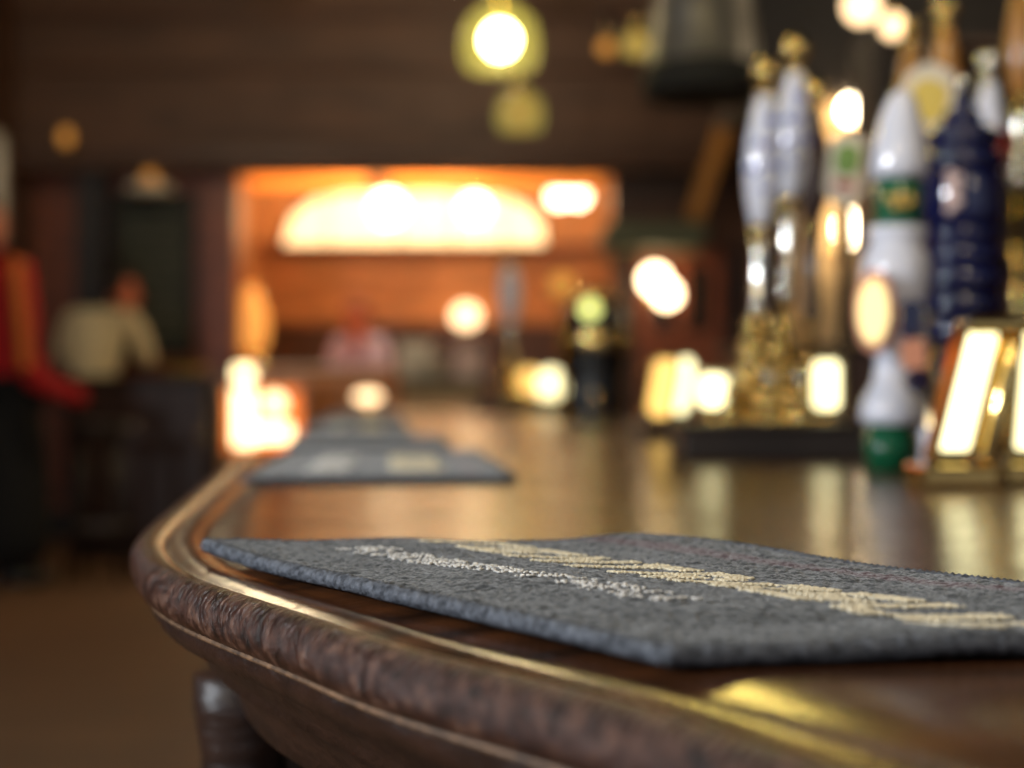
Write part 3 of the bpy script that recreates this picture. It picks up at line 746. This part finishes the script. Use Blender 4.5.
# map inner points onto path samples by control index
idx = [min(range(len(path)), key=lambda i: (path[i]-c).length) for c in C_]
inn = [None]*len(path)
for a in range(len(idx)-1):
    for i in range(idx[a], idx[a+1]+1):
        t_ = (i-idx[a])/max(1,idx[a+1]-idx[a]); inn[i] = Vector(inner[a]).lerp(Vector(inner[a+1]), t_)
chan = [(.0118,-.0022),(.0142,-.0038),(.0162,-.0045),(.0182,-.0040),(.0215,-.0027),(.026,-.0019),(.031,-.0021),(.0355,-.0033),(.0385,-.0037),(.042,-.0032),(.049,-.0018),(.056,-.0008),(.064,-.0002),(.078,0.0)]
bm = B(); rows = []
for i,p in enumerate(path):
    r = [bm.verts.new((p.x+nrm[i].x*s, p.y+nrm[i].y*s, TOP+z)) for s,z in chan]
    q = Vector((p.x+nrm[i].x*.078, p.y+nrm[i].y*.078)); e_ = inn[i]
    for k in range(1,5):
        w = q.lerp(e_, k/4); r.append(bm.verts.new((w.x,w.y,TOP)))
    r.append(bm.verts.new((e_.x,e_.y,TOP-.045))); rows.append(r)
for i in range(len(rows)-1):
    for k in range(len(rows[0])-1): bm.faces.new((rows[i][k],rows[i][k+1],rows[i+1][k+1],rows[i+1][k]))
o = obj('bar_top', bm, M['bartop'], bar, True)
md = o.modifiers.new('split','EDGE_SPLIT'); md.split_angle = math.radians(50)
bm = B(); prev = None
for i in range(0,len(path),6):
    e_ = inn[i]; q = Vector((e_.x,e_.y)); a1 = bm.verts.new((q.x-.04,q.y,TOP-.045)); a2 = bm.verts.new((q.x-.04,q.y,0))
    if prev: bm.faces.new((prev[0],a1,a2,prev[1]))
    prev = (a1,a2)
obj('back_panel', bm, M['black_wood'], bar)
# carved post at the corner under the apron
pp = Vector((-.222,.90)) + Vector((.93,.36))*.062
bm = B(); zt = TOP+z0-.064
prof = [(0,.028),(.06,.028),(.08,.022),(.1,.03),(.13,.03),(.15,.02),(.4,.024),(.55,.018),(.6,.03),(zt-.11,.024),(zt-.09,.03),(zt-.05,.026),(zt-.02,.031),(zt,.031)]
lathe(bm, prof, (pp.x,pp.y,0), seg=20)
obj('corner_post', bm, M['fascia'], bar, True, label='slim turned post under the corner of the bar')

# ------------------------------------------------------------------ bar towels
def towel(name_label, A, D, C, Bc, hump, nu, nv, th=.0045, amp=1.0, letters=None, group='charcoal bar towels along the counter', seed=0):
    """A->Bc is u (near long side), A->D is v"""
    A, Bc, C, D = [Vector((p[0],p[1],0)) for p in (A,Bc,C,D)]
    def pos(u,v):
        p = A.lerp(Bc,u).lerp(D.lerp(C,u), v)
        # irregular cloth outline
        return p + Vector((.0025*noise.noise(Vector((u*5+seed,v*3,1))), .0025*noise.noise(Vector((u*4,v*5+seed,5))), 0))
    def hz(u,v):
        return TOP + .0022 + th + amp*(.0012*noise.noise(Vector((u*4+seed,v*3,0))) + hump(u,v))
    root = thing('bar_towel', name_label, 'bar towel', (0,0,0), group)
    bm = B(); uvl = bm.loops.layers.uv.new('UVMap')
    g = []
    for i in range(nu+1):
        row = []
        for k in range(nv+1):
            u = i/nu; v = k/nv; p = pos(u,v); z = hz(u,v)
            z += (.0013*noise.noise(Vector((p.x*430,p.y*430,0))) + .0008*noise.noise(Vector((p.x*150,p.y*150,3))))*amp
            edge = min(u,1-u,v*.7,(1-v)*.7); z -= .0012*math.exp(-edge*90)
            row.append(bm.verts.new((p.x,p.y,z)))
        g.append(row)
    for i in range(nu):
        for k in range(nv):
            f = bm.faces.new((g[i][k],g[i+1][k],g[i+1][k+1],g[i][k+1]))
            for lp,(a,b) in zip(f.loops, ((i,k),(i+1,k),(i+1,k+1),(i,k+1))): lp[uvl].uv = (a/nu,b/nv)
    # turned down sides
    ring = [(i,0) for i in range(nu)]+[(nu,k) for k in range(nv)]+[(i,nv) for i in range(nu,0,-1)]+[(0,k) for k in range(nv,0,-1)]
    low = []
    for (i,k) in ring:
        v = g[i][k]; low.append(bm.verts.new((v.co.x,v.co.y,max(TOP+.0008,v.co.z-th-.001))))
    for q in range(len(ring)):
        a = g[ring[q][0]][ring[q][1]]; q2 = (q+1)%len(ring); b = g[ring[q2][0]][ring[q2][1]]
        bm.faces.new((a,low[q],low[q2],b))
    obj('terry_cloth', bm, M['towel'], root, True)
    # overlocked hem: a knobbly cord round the edge
    bm = B(); step = .0032
    corners = [(0,0),(1,0),(1,1),(0,1),(0,0)]
    pts = []; rad = []
    for a in range(4):
        (u0,v0),(u1,v1) = corners[a],corners[a+1]
        ln = (pos(u1,v1)-pos(u0,v0)).length; n = max(4,int(ln/step*2 if nu > 60 else ln/.012))
        for k in range(n):
            u = u0+(u1-u0)*k/n; v = v0+(v1-v0)*k/n
            p = pos(u,v); h = hz(u,v)-th*.5-.0006; h = max(h, TOP+th*.66*1.35+.0003)
            pts.append((p.x,p.y,h)); rad.append(th*.66*(1+.3*(k%2)*(nu>60)+.12*noise.noise(Vector((p.x*300,p.y*300,0)))))
    pts.append(pts[0]); rad.append(rad[0])
    tube(bm, pts, rad, 8)
    obj('hem', bm, M['hem'], root, True, label='lighter grey stitched hem')
    for nm, m, fn, lab in (letters or []):
        bm = B()
        random.seed(11)
        for (u,v,r) in fn():
            p = pos(u,v); z = hz(u,v)+.0006
            ball(bm, (p.x+random.uniform(-.0005,.0005),p.y+random.uniform(-.0005,.0005),z), r*random.uniform(.75,1.25), (1,1,.55), 6, 4)
        obj(nm, bm, m, root, True, lab)
    return root
# blurred, unreadable woven wording: letter sized strokes only
def strokes(u0, u1, vc, vh, glyphs, r, du, dv, jit=.3, slant=.0):
    def fn():
        out = []; n = len(glyphs); w = (u1-u0)/n
        for gi, g_ in enumerate(glyphs):
            rows = g_.split('/')
            for ri, row in enumerate(rows):
                nx = len(row)
                for ci, ch in enumerate(row):
                    if ch != '#': continue
                    cu0 = u0+gi*w+w*.76*ci/nx; cu1 = u0+gi*w+w*.76*(ci+1)/nx
                    cv1 = vc+vh/2-vh*ri/len(rows); cv0 = vc+vh/2-vh*(ri+1)/len(rows)
                    a = cu0
                    while a < cu1:
                        b = cv0
                        while b < cv1:
                            if random.random() < .8: out.append((a+random.uniform(-du,du)*jit+slant*(b-vc), b+random.uniform(-dv,dv)*jit, r)); b += dv
                        a += du
        return out
    return fn
G = {'a':'.###/#..#/#..#/####/#..#','b':'#..#/##.#/#.##/#..#/#..#','c':'####/.#../.#../.#../.#..','d':'####/#.../###./#.../####','e':'#..#/#..#/#..#/#..#/.##.','f':'#.../#.../#.../#.../####','g':'###./#..#/###./#.#./#..#','h':'####/#.../####/...#/####'}
A = on_bar(207,560); Bn = on_bar(668,669); Dv = Vector((.243,.026,0))
def hump1(u,v):
    z = .004*math.exp(-((v-.98)/.14)**2)*math.exp(-((u-.12)/.25)**2)
    z += .0035*math.exp(-((u-.0)/.1)**2)*math.exp(-(v/.25)**2)
    z += .003*math.exp(-((v-.2)/.1)**2)*math.exp(-((u-.55)/.3)**2)
    z += .0022*math.exp(-((v-.38)/.14)**2) - .002*math.exp(-((u-.86)/.035)**2)*math.exp(-((v-.35)/.3)**2)
    z -= .0012*math.exp(-((u-.9)/.04)**2)
    z += .0022*math.exp(-((u-.75)/.12)**2)*math.exp(-((v-.9)/.2)**2)
    return z
towel('largest charcoal bar towel with cream woven lettering, nearest on the counter', A, on_bar(640,553), Bn+Vector((.25,.03,0)), Bn, hump1, 330, 200,
      letters=[('large_lettering', M['letter_cream'], strokes(.04,.99,.53,.2,[G[k] for k in 'cdbcgahef'],.0011,.0042,.0075), 'large cream woven lettering'),
               ('small_lettering', M['letter_white'], strokes(.13,.76,.25,.09,[G[k] for k in 'gahdbcae'],.0009,.0064,.0105,1.1), 'row of small white woven lettering')])
def far_towel(label, pts4, seed, let=True, fold=0.0):
    fl, fr, br, bl = [on_bar(*p) for p in pts4]
    def hp(u,v): return .003*math.exp(-((u-.5)/.3)**2)*math.exp(-((v-.5)/.3)**2)*(1 if seed%2 else .4) + fold
    # u runs front to back here
    towel(label, fl, fr, br, bl, hp, 40, 40, letters=None if not let else
          [('woven_lettering', M['letter_cream'], strokes(.12,.62,.64,.17,[G[k] for k in 'dh'],.0026,.008,.01,2.6), 'cream woven lettering'),
           ('woven_emblem', M['letter_white'], strokes(.12,.68,.3,.13,[G[k] for k in 'ag'],.0024,.012,.014,2.0), 'white woven emblem')], seed=seed)
far_towel('dark grey bar towel with two pale marks, first beyond the largest towel', ((243,484),(515,483),(476,454.5),(292,454.5)), 1)
far_towel('plain grey bar towel lying second beyond the largest towel', ((288,450.5),(450,450),(440,440),(296,440)), 2, False, .002)
far_towel('grey bar towel with faint pale marks, third beyond the largest towel', ((301,434.5),(411,434.5),(400,421),(322,421)), 3)
far_towel('small looking grey bar towel, farthest along the counter', ((322,419),(400,419),(392,411.5),(345,411.5)), 4, False)

# ------------------------------------------------------------------ pumps
def beads(spec):
    """spec: list of (z0, z1, rmax, rmin) bulges"""
    out = []
    for z0_, z1_, ra, rb in spec:
        for k in range(7):
            t_ = k/6; out.append((z0_+(z1_-z0_)*t_, rb+(ra-rb)*math.sin(PI*t_)))
    return out
tray_d = 1.84
def tray(a, b, d, depth, pyt, label, mtl=M['black_wood']):
    x0, x1 = X(a,d), X(b,d); zt = Z(pyt,d)
    t = thing('drip_tray', label, 'drip tray', (0,0,0))
    obj('plinth', box(B(),(x0,d,TOP+.0005),(x1,d+depth,zt-.008)), mtl, t, bevel=.003)
    obj('top_board', box(B(),(x0-.006,d-.006,zt-.008),(x1+.006,d+depth+.006,zt)), mtl, t, bevel=.003)
    return zt
zt1 = tray(686,866,1.84,.2,424,'black wooden drip tray under the two white and blue pump handles')
zt2 = tray(642,742,2.62,.2,424,'brown wooden drip tray behind and left of the black one', M['cabinet'])

def brass_pump(label, px, d, base_z, top, kind='china', dark=False, clip=None):
    """column of brass beads on the base, lever and turned grip leading to the ball 'top' (px,py)"""
    x = X(px,d); H = Z(top[1],d)-base_z; tx = X(top[0],d)-x
    t = thing('beer_pump', label, 'beer pump', (x,d,base_z))
    col = [(0,.038),(.006,.040),(.012,.036)] + beads([(.012,.05,.031,.018),(.05,.083,.028,.014),(.083,.112,.024,.012),(.112,.138,.020,.009)]) + [(.14,.008),(.15,.009)]
    obj('column', lathe(B(), col), M['brass'], t, True)
    def at(h): return Vector((tx*max(0,(h-.14))/(H-.14), 0, h))
    obj('lever', tube(B(), [at(.14),at(.2),at(max(.3,H-.32))], [.007,.008,.009], 12), M['brass'], t, True)
    ax = (at(H)-at(.15)).normalized()
    hl = .16
    b0 = at(H-.2)
    obj('lower_sleeve', lathe(B(), beads([(0,.03,.013,.009),(.03,.05,.012,.009)])+[(.1,.011),(.13,.013)], at(H-.335), ax), M['chrome'] if not dark else M['black_gloss'], t, True)
    mm = {'china':M['china'],'amber':M['amber'],'dark':M['cabinet'],'red':M['china']}[kind]
    grip = [(0,.011),(.012,.015),(.04,.0205),(.075,.0235),(.11,.0215),(.145,.015),(.165,.0105)]
    gr = obj('grip', lathe(B(), grip, at(H-.195), ax), mm, t, True)
    obj('ferrule', lathe(B(), [(-.012,.012),(-.006,.015),(0,.012)], at(H-.195), ax), M['brass'], t, True)
    if kind == 'china':
        bm = B()
        for k,(hh,a) in enumerate(((.045,-1.9),(.075,-1.3),(.1,-2.1),(.13,-1.5),(.07,-.6),(.07,-2.6))):
            for q in range(5):
                aa = a+q*1.25*.18; r_ = .0225 if hh in (.075,.07,.1) else .0185
                ball(bm, at(H-.195)+ax*(hh+.004*math.sin(q*2.1))+Vector((r_*math.cos(aa), r_*math.sin(aa), 0)), .0036, u=8, v=6)
        obj('painted_motif', bm, M['china_blue'], gr, True, 'cobalt blue painted motif')
    if kind == 'red':
        obj('red_band', lathe(B(), [(.05,.0225),(.055,.0238),(.085,.0242),(.1,.0232)], at(H-.195), ax), M['red_gloss'], gr, True)
    bl_ = {'china':M['brass'],'amber':M['brass'],'dark':M['brass'],'red':M['chrome']}[kind]
    obj('finial', lathe(B(), [(-.03,.008),(-.026,.013),(-.02,.011)]+[( -.0175*math.cos(PI*k/10), max(.0175*math.sin(PI*k/10),.004)) for k in range(1,11)], at(H), ax), bl_, t, True)
    return t
brass_pump('white and blue china handled brass beer pump, shorter looking left one', 757,1.90,zt1,(766,72),'china')
brass_pump('white and blue china handled brass beer pump, taller right one', 785,1.975,zt1,(796,50),'china')
brass_pump('dull brown handled beer pump half hidden behind the taller white and blue one', 811,2.2,TOP+.0008,(815,92),'dark',True)
# squat brass taps on the base
for k,(px,d,lab) in enumerate(((733,1.87,'brass tap at the left foot of the white and blue pumps'),(770,1.865,'brass tap between the feet of the two white and blue pumps'),(800,1.87,'brass tap at the right foot of the white and blue pumps'))):
    c = (X(px,d)+.0, d, zt1); t = thing('bar_tap', lab, 'tap', c, 'brass taps on the black drip tray')
    obj('stem', lathe(B(), [(0,.016),(.004,.017),(.008,.012)]+beads([(.01,.03,.015,.009),(.03,.046,.012,.007)])+[(.05,.006)]), M['brass'], t, True)
    obj('spout', tube(B(), [(0,0,.036),(0,-.012,.044),(0,-.022,.042),(0,-.024,.032)], .0045, 8), M['brass'], t, True)
    obj('knob', ball(B(),(0,0,.056),.009), M['chrome'], t, True)

def lit_clip(label, px, py, d, w, h, base_z, lens, tilt=0, yaw=0, r=.012, m=M['brass'], cat='pump clip', post=True, shape=None, frame_t=.006):
    """backlit badge on a short post standing at base_z"""
    cx = X(px,d); cz = Z(py,d)
    t = thing('illuminated_font', label, cat, (cx,d,base_z)); t.rotation_euler = (0,0,math.radians(yaw))
    mt = Matrix.Translation((0,0,cz-base_z)) @ Matrix.Rotation(math.radians(tilt),4,'Y')
    out = shape or rounded(w,h,r)
    pr = prism(B(), [(x*1.0,z*1.0) for x,z in out], .018); bmesh.ops.transform(pr, matrix=mt, verts=pr.verts)
    obj('housing', pr, m, t)
    k_ = lambda x,z: (x*(1-2*frame_t/w), z*(1-2*frame_t/h))
    pr = prism(B(), [k_(x,z) for x,z in out], .004); bmesh.ops.translate(pr, vec=(0,-.003,0), verts=pr.verts); bmesh.ops.transform(pr, matrix=mt, verts=pr.verts)
    obj('lens', pr, lens, t)
    foot = mt @ Vector((0,.009,-h/2+.01))
    fz = max(foot.z,.012)
    obj('stand', lathe(B(), [(0,.016),(.004,.017),(.008,.008),(fz,.007)], (foot.x,.009,0)), m, t, True)
    return t
lit_clip('slim amber lit font leaning right at the left end of the brown tray',663,388,2.68,.055,.115,zt2,M['lens_gold'],10,0,.02)
lit_clip('slim cream lit font leaning right, next to the amber one on the brown tray',683,386,2.75,.042,.115,zt2,M['lens_white'],8,0,.02)
lit_clip('squat white lit font at the left end of the black drip tray',713,391,1.93,.05,.055,zt1,M['lens_white'],0,0,.016)
lit_clip('upright cream lit font with rounded corners on the right end of the black drip tray',826,385,1.93,.045,.074,zt1,M['lens_white'],0,0,.011)
for px,lab in ((838,'olive glass ball tap knob in front of the upright cream font'),):
    pass

# white china pump with green bands
d = 1.6; s = d/F
base = P(889,470,d); t = thing('beer_pump', 'white baluster china beer pump with green foot and green neck band', 'beer pump', (base.x,d,TOP+.0008))
def hp(py): return (470-py)*s
ax = (P(902,90,d)-P(889,470,d)).normalized()
obj('foot', lathe(B(), [(0,24*s),(hp(452),24.5*s),(hp(450),26*s),(hp(444),26*s),(hp(442),24*s),(hp(425),23*s)], (0,0,0), ax), M['green_gloss'], t, True)
obj('body', lathe(B(), [(hp(425),27*s),(hp(418),31*s),(hp(408),30*s),(hp(398),27*s),(hp(385),20*s),(hp(368),17*s),(hp(350),18*s),(hp(325),24*s),(hp(300),31*s),(hp(275),35*s),(hp(258),33*s),(hp(246),26*s),(hp(240),27*s),(hp(236),29*s),(hp(228),29*s)], (0,0,0), ax), M['china'], t, True)
obj('neck_band', lathe(B(), [(hp(228),24*s),(hp(180),23*s)], (0,0,0), ax), M['green_gloss'], t, True)
obj('cap', lathe(B(), [(hp(180),27*s),(hp(170),29*s),(hp(150),27*s),(hp(125),22*s),(hp(108),17*s),(hp(96),12*s),(hp(90),5*s)], (0,0,0), ax), M['china'], t, True)
bm = B()
for k in range(9):
    a = -1.1-k*.12; ball(bm, Vector((23.5*s*math.cos(a-.1),23.5*s*math.sin(a-.1),hp(204)+.006*math.sin(k*1.9)))+Vector((.009,0,0)), .0038, u=8, v=6)
obj('gold_emblem', bm, M['gold_leaf'], t, True, 'small gold emblem on the green neck band')
c = P(876,312,d-.038); pr = B(); lathe(pr, [(0,.0405),(.006,.042),(.010,.038)], (0,0,0), (0,-1,0), 32)
mt = Matrix.Translation(c-Vector((base.x,d,TOP+.0008))) @ Matrix.Rotation(math.radians(-28),4,'Z') @ Matrix.Diagonal((.52,1,1.06,1)); bmesh.ops.transform(pr, matrix=mt, verts=pr.verts)
bd_ = obj('badge', pr, M['orange_gloss'], t, True, 'oval badge with orange rim and yellow centre')
pr = B(); lathe(pr, [(.010,.032),(.013,.030)], (0,0,0), (0,-1,0), 32); bmesh.ops.transform(pr, matrix=mt, verts=pr.verts)
obj('badge_centre', pr, emit('pale yellow self-glowing badge', (255,226,160), .95), bd_, False)  # badge centre colour carries its own glow

# navy blue beaded pump
d = 1.75; s = d/F; base = P(962,463,d)
t = thing('beer_pump', 'tall navy blue beer pump of stacked glossy beads behind the gold fonts', 'beer pump', (base.x,d,TOP+.0008))
def hq(py): return (463-py)*s
obj('foot', lathe(B(), [(0,30*s),(hq(455),32*s),(hq(448),26*s)]+beads([(hq(446),hq(420),30*s,22*s),(hq(420),hq(395),27*s,21*s),(hq(395),hq(345),26*s,21*s)])), M['blue_gloss'], t, True)
obj('beaded_body', lathe(B(), beads([(hq(345),hq(318),41*s,34*s),(hq(318),hq(294),42*s,35*s),(hq(294),hq(268),44*s,36*s),(hq(268),hq(246),42*s,35*s),(hq(246),hq(226),41*s,34*s)])), M['blue_gloss'], t, True)
obj('drum', lathe(B(), [(hq(226),38*s),(hq(222),40*s),(hq(178),40*s),(hq(174),38*s)]), M['blue_gloss'], t, True)
obj('crown', lathe(B(), beads([(hq(174),hq(152),41*s,34*s),(hq(152),hq(128),38*s,30*s),(hq(128),hq(110),20*s,15*s),(hq(110),hq(92),9*s,6*s)])), M['blue_gloss'], t, True)
obj('finial', ball(B(),(0,0,hq(84)),9*s), M['chrome'], t, True)
bm = B()
for k in range(10):
    a = -2.15-.06*(k%3); ball(bm, (40*s*math.cos(a+(k%3)*.16),40*s*math.sin(a+(k%3)*.16),hq(214)+k*.0045), .006, u=8, v=6)
obj('emblem', bm, M['pink_white'], t, True, 'pale pink emblem on the blue drum')
# small blue and orange plaque in front of it
d = 1.52; c = P(914,348,d); t = thing('pump_clip', 'small blue and orange rounded plaque between the white and the navy pumps', 'pump clip', (c.x,d,TOP+.0008))
hh = c.z-TOP
obj('post', lathe(B(), [(0,.012),(.004,.012),(.008,.006),(hh-.03,.006)], (.018,.012,0)), M['chrome'], t, True)
for nm,z0_,z1_,m in (('upper_field',.008,.048,'blue_gloss'),('lower_field',-.022,.008,'orange_gloss'),('tip',-.046,-.022,'blue_gloss')):
    w0_ = .0115 if nm != 'tip' else .0095
    pr = prism(B(), rounded(w0_*2, z1_-z0_, .004 if nm=='lower_field' else .01), .012)
    bmesh.ops.translate(pr, vec=(.0,0,hh+(z0_+z1_)/2), verts=pr.verts); bmesh.ops.rotate(pr, cent=(0,0,hh), matrix=Matrix.Rotation(math.radians(-4),3,'Y'), verts=pr.verts)
    obj(nm, pr, M[m], t)
# white china foot near the navy pump
base = P(930,474,1.53)
t = thing('bar_tap', 'short white china tap standing before the navy beaded pump', 'tap', (base.x,1.53,TOP+.0008))
obj('body', lathe(B(), [(0,.013),(.004,.014),(.008,.010),(.03,.009),(.04,.011),(.046,.008)]), M['china'], t, True)
obj('spout', tube(B(), [(0,0,.034),(0,-.014,.04),(0,-.022,.03)], .004, 8), M['chrome'], t, True)

# gold lit fonts on the right: slanting brass cases with a glowing front
def gold_font(label, px, d, py0, group=None, lean=.06):
    base = Vector((X(px,d),d,TOP+.0008)); t = thing('illuminated_font', label, 'beer font', base, group)
    t.rotation_euler = (0,0,math.radians(0))
    h = Z(py0,d)-TOP
    def slab(x0,x1,y0,y1,z0_,z1_):
        bm = B(); vs = []
        for z in (z0_,z1_):
            sh = lean*z/h
            for (x,y) in ((x0,y0),(x1,y0),(x1,y1),(x0,y1)): vs.append(bm.verts.new((x+sh,y,z)))
        for f in ((0,1,2,3),(4,7,6,5),(0,4,5,1),(1,5,6,2),(2,6,7,3),(3,7,4,0)): bm.faces.new([vs[q] for q in f])
        return bm
    obj('base_block', box(B(),(-.032,-.02,0),(.034,.05,.02)), M['brass'], t, bevel=.004)
    obj('case', slab(-.024,.012,.004,.045,.02,h), M['brass'], t, bevel=.006)
    obj('lens', slab(-.021,.004,-.004,.004,.032,h-.008), M['lens_white'], t, bevel=.003)
    obj('side_post', slab(.014,.030,-.006,.012,.02,h-.012), M['brass'], t, True, bevel=.006)
    obj('top_bar', slab(-.024,.032,-.008,.046,h-.012,h+.004), M['brass'], t, bevel=.006)
    return t
gold_font('slanting brass beer font with a glowing cream front beside the navy pump', 955,1.30,322, lean=.036)
gold_font('brass beer font with a glowing front cut by the right edge', 1036,1.33,318, lean=.012)

# handles farther back on the right
brass_pump('white beer pump with a red band and a silver ball behind the navy pump', 985,2.0,TOP+.0008,(990,62),'red')
brass_pump('amber wooden handled beer pump rising to the top edge behind the navy pump', 944,2.12,TOP+.0008,(946,8),'amber')
brass_pump('brown wooden handled beer pump between the ochre pillar and the amber handle', 908,2.45,TOP+.0008,(912,28),'amber')
brass_pump('rightmost amber handled beer pump, cut by the right edge', 1016,2.3,TOP+.0008,(1022,-30),'amber')
def tall_clip(label, px, py, d, w, h, m1, m2, tilt=0):
    cx = X(px,d); hz_ = Z(py,d)-TOP-.0008
    t = thing('pump_clip', label, 'pump clip', (cx,d,TOP+.0008))
    obj('post', lathe(B(), [(0,.02),(.006,.02),(.01,.009),(hz_-h*.3,.008)], (0,.012,0)), M['chrome'], t, True)
    mt = Matrix.Translation((0,0,hz_)) @ Matrix.Rotation(math.radians(tilt),4,'Y')
    pr = prism(B(), rounded(w,h,w*.45,8), .01); bmesh.ops.transform(pr, matrix=mt, verts=pr.verts); obj('plaque', pr, m1, t)
    pr = prism(B(), rounded(w*.7,h*.45,w*.3,8), .003); bmesh.ops.translate(pr, vec=(0,-.003,h*.12), verts=pr.verts); bmesh.ops.transform(pr, matrix=mt, verts=pr.verts); obj('centre_field', pr, m2, t)
    pr = prism(B(), rounded(w*.6,h*.12,w*.1,4), .003); bmesh.ops.translate(pr, vec=(0,-.003,-h*.25), verts=pr.verts); bmesh.ops.transform(pr, matrix=mt, verts=pr.verts); obj('lower_band', pr, M['red_gloss'], t)
tall_clip('tall pale pump clip with an apple green field before the ochre pillar', 846,168,2.1,.05,.1,M['white'],M['leaf'],6)
tall_clip('tall white pump clip with a primrose field left of the navy crown', 925,112,2.0,.07,.13,M['white'],M['yellow'],14)

# far pump group on the bar
zf = TOP
t = thing('drip_tray', 'small black drip tray far along the bar, under the pale blue handle', 'drip tray')
fd = 5.9; box_ = box(B(),(X(474,fd),fd,TOP+.0008),(X(572,fd),fd+.25,Z(404,fd)))
obj('plinth', box_, M['black_wood'], t, bevel=.004); zf = Z(404,fd)
obj('top_board', box(B(),(X(472,fd),fd-.01,zf),(X(574,fd),fd+.26,zf+.01)), M['black_wood'], t); zf += .01
def far_pump(px, py_top, d, label):
    x = X(px,d); H = Z(py_top,d)-zf; t = thing('beer_pump', label, 'beer pump', (x,d,zf))
    obj('column', lathe(B(), [(0,.05)]+beads([(.01,.06,.05,.03),(.06,.12,.045,.03),(.12,.16,.035,.02)])+[(.17,.015)]), M['brass'], t, True)
    obj('lever', tube(B(), [(0,0,.16),(-.01,0,H*.6)], .016, 10), M['chrome'], t, True)
    obj('grip', lathe(B(), [(H*.52,.022),(H*.6,.034),(H*.74,.044),(H*.86,.038),(H*.94,.022)]), M['china'], t, True)
    obj('finial', ball(B(),(0,0,H*.97),.03), M['brass'], t, True)
far_pump(510,256,6.0,'pale blue white handled beer pump standing far along the bar')
t = thing('illuminated_font', 'round glowing white beer font far along the bar beside the pale blue pump', 'beer font', (X(552,6.0),6.1,zf))
obj('lens', ball(B(),(0,0,Z(385,6)-zf),.064,(1,.5,1.05)), M['lens_white'], t, True)
obj('stand', lathe(B(), [(0,.05),(.01,.05),(.015,.02),(.03,.02)]), M['brass'], t, True)
t = thing('illuminated_font', 'cream lit beer font between the pale blue pump and the round glowing one', 'beer font', (X(530,5.94),5.94,zf))
pr = prism(B(), rounded(.075,.1,.02), .03); bmesh.ops.translate(pr, vec=(0,0,.08), verts=pr.verts); obj('lens', pr, M['lens_gold'], t)
obj('stand', lathe(B(), [(0,.03),(.01,.03),(.03,.015)]), M['brass'], t, True)
# dark urn
ud = 5.4; base = Vector((X(594,ud),ud,TOP+.0008)); t = thing('drinks_urn', 'big dark rounded urn with brass bands on the bar before the alcove', 'urn', base)
def hu(py): return Z(py,ud)-TOP
obj('body', lathe(B(), [(0,.115),(.02,.12),(hu(390),.1),(hu(360),.12),(hu(330),.125),(hu(312),.11),(hu(300),.07)]), M['black_gloss'], t, True)
obj('band', lathe(B(), [(hu(350),.124),(hu(346),.127),(hu(338),.127),(hu(334),.124)]), M['brass'], t, True)
obj('lid', lathe(B(), [(hu(302),.075),(hu(296),.08),(hu(290),.05),(hu(286),.02)]), M['brass'], t, True)
obj('tap', tube(B(), [(0,-.09,.07),(0,-.15,.07),(0,-.16,.03)], .012, 8), M['brass'], t, True)
obj('gauge_lamp', ball(B(),(X(588,ud)-base.x,-.125,hu(311)),.032), emit('greenish gauge lamp',(235,240,140),2.0), t, True)
t = thing('bar_lamp', 'small amber lamp on a thin stem left of the dark urn', 'lamp', (X(562,5.0),5.0,TOP+.0008))
obj('stem', lathe(B(), [(0,.04),(.01,.04),(.015,.008),(Z(300,5.0)-TOP,.008)]), M['brass'], t, True)
obj('shade', ball(B(),(0,0,Z(286,5.0)-TOP),.045), M['bulb_dim'], t, True)

# ------------------------------------------------------------------ world, camera, settings
w = bpy.data.worlds.new('World'); S.world = w; w.use_nodes = True
nt = w.node_tree; bg = nt.nodes['Background']
bg.inputs[0].default_value = (.86,.9,1,1); bg.inputs[1].default_value = .4

cam = bpy.data.cameras.new('Camera'); co = bpy.data.objects.new('Camera', cam); COL.objects.link(co)
co.location = (0,0,CAM); co.rotation_euler = (PI/2,0,0)
cam.sensor_width = 36; cam.lens = 36*F/1024; cam.shift_y = 8/1024; cam.clip_start = .02
cam.dof.use_dof = True; cam.dof.focus_distance = .62; cam.dof.aperture_fstop = 4.3
S.camera = co
S.view_settings.view_transform = 'Standard'; S.view_settings.look = 'None'; S.view_settings.exposure = 0; S.view_settings.gamma = 1
S.view_settings.use_curve_mapping = False
S.cycles.use_denoising = True
S.cycles.max_bounces = 8; S.cycles.sample_clamp_indirect = 8
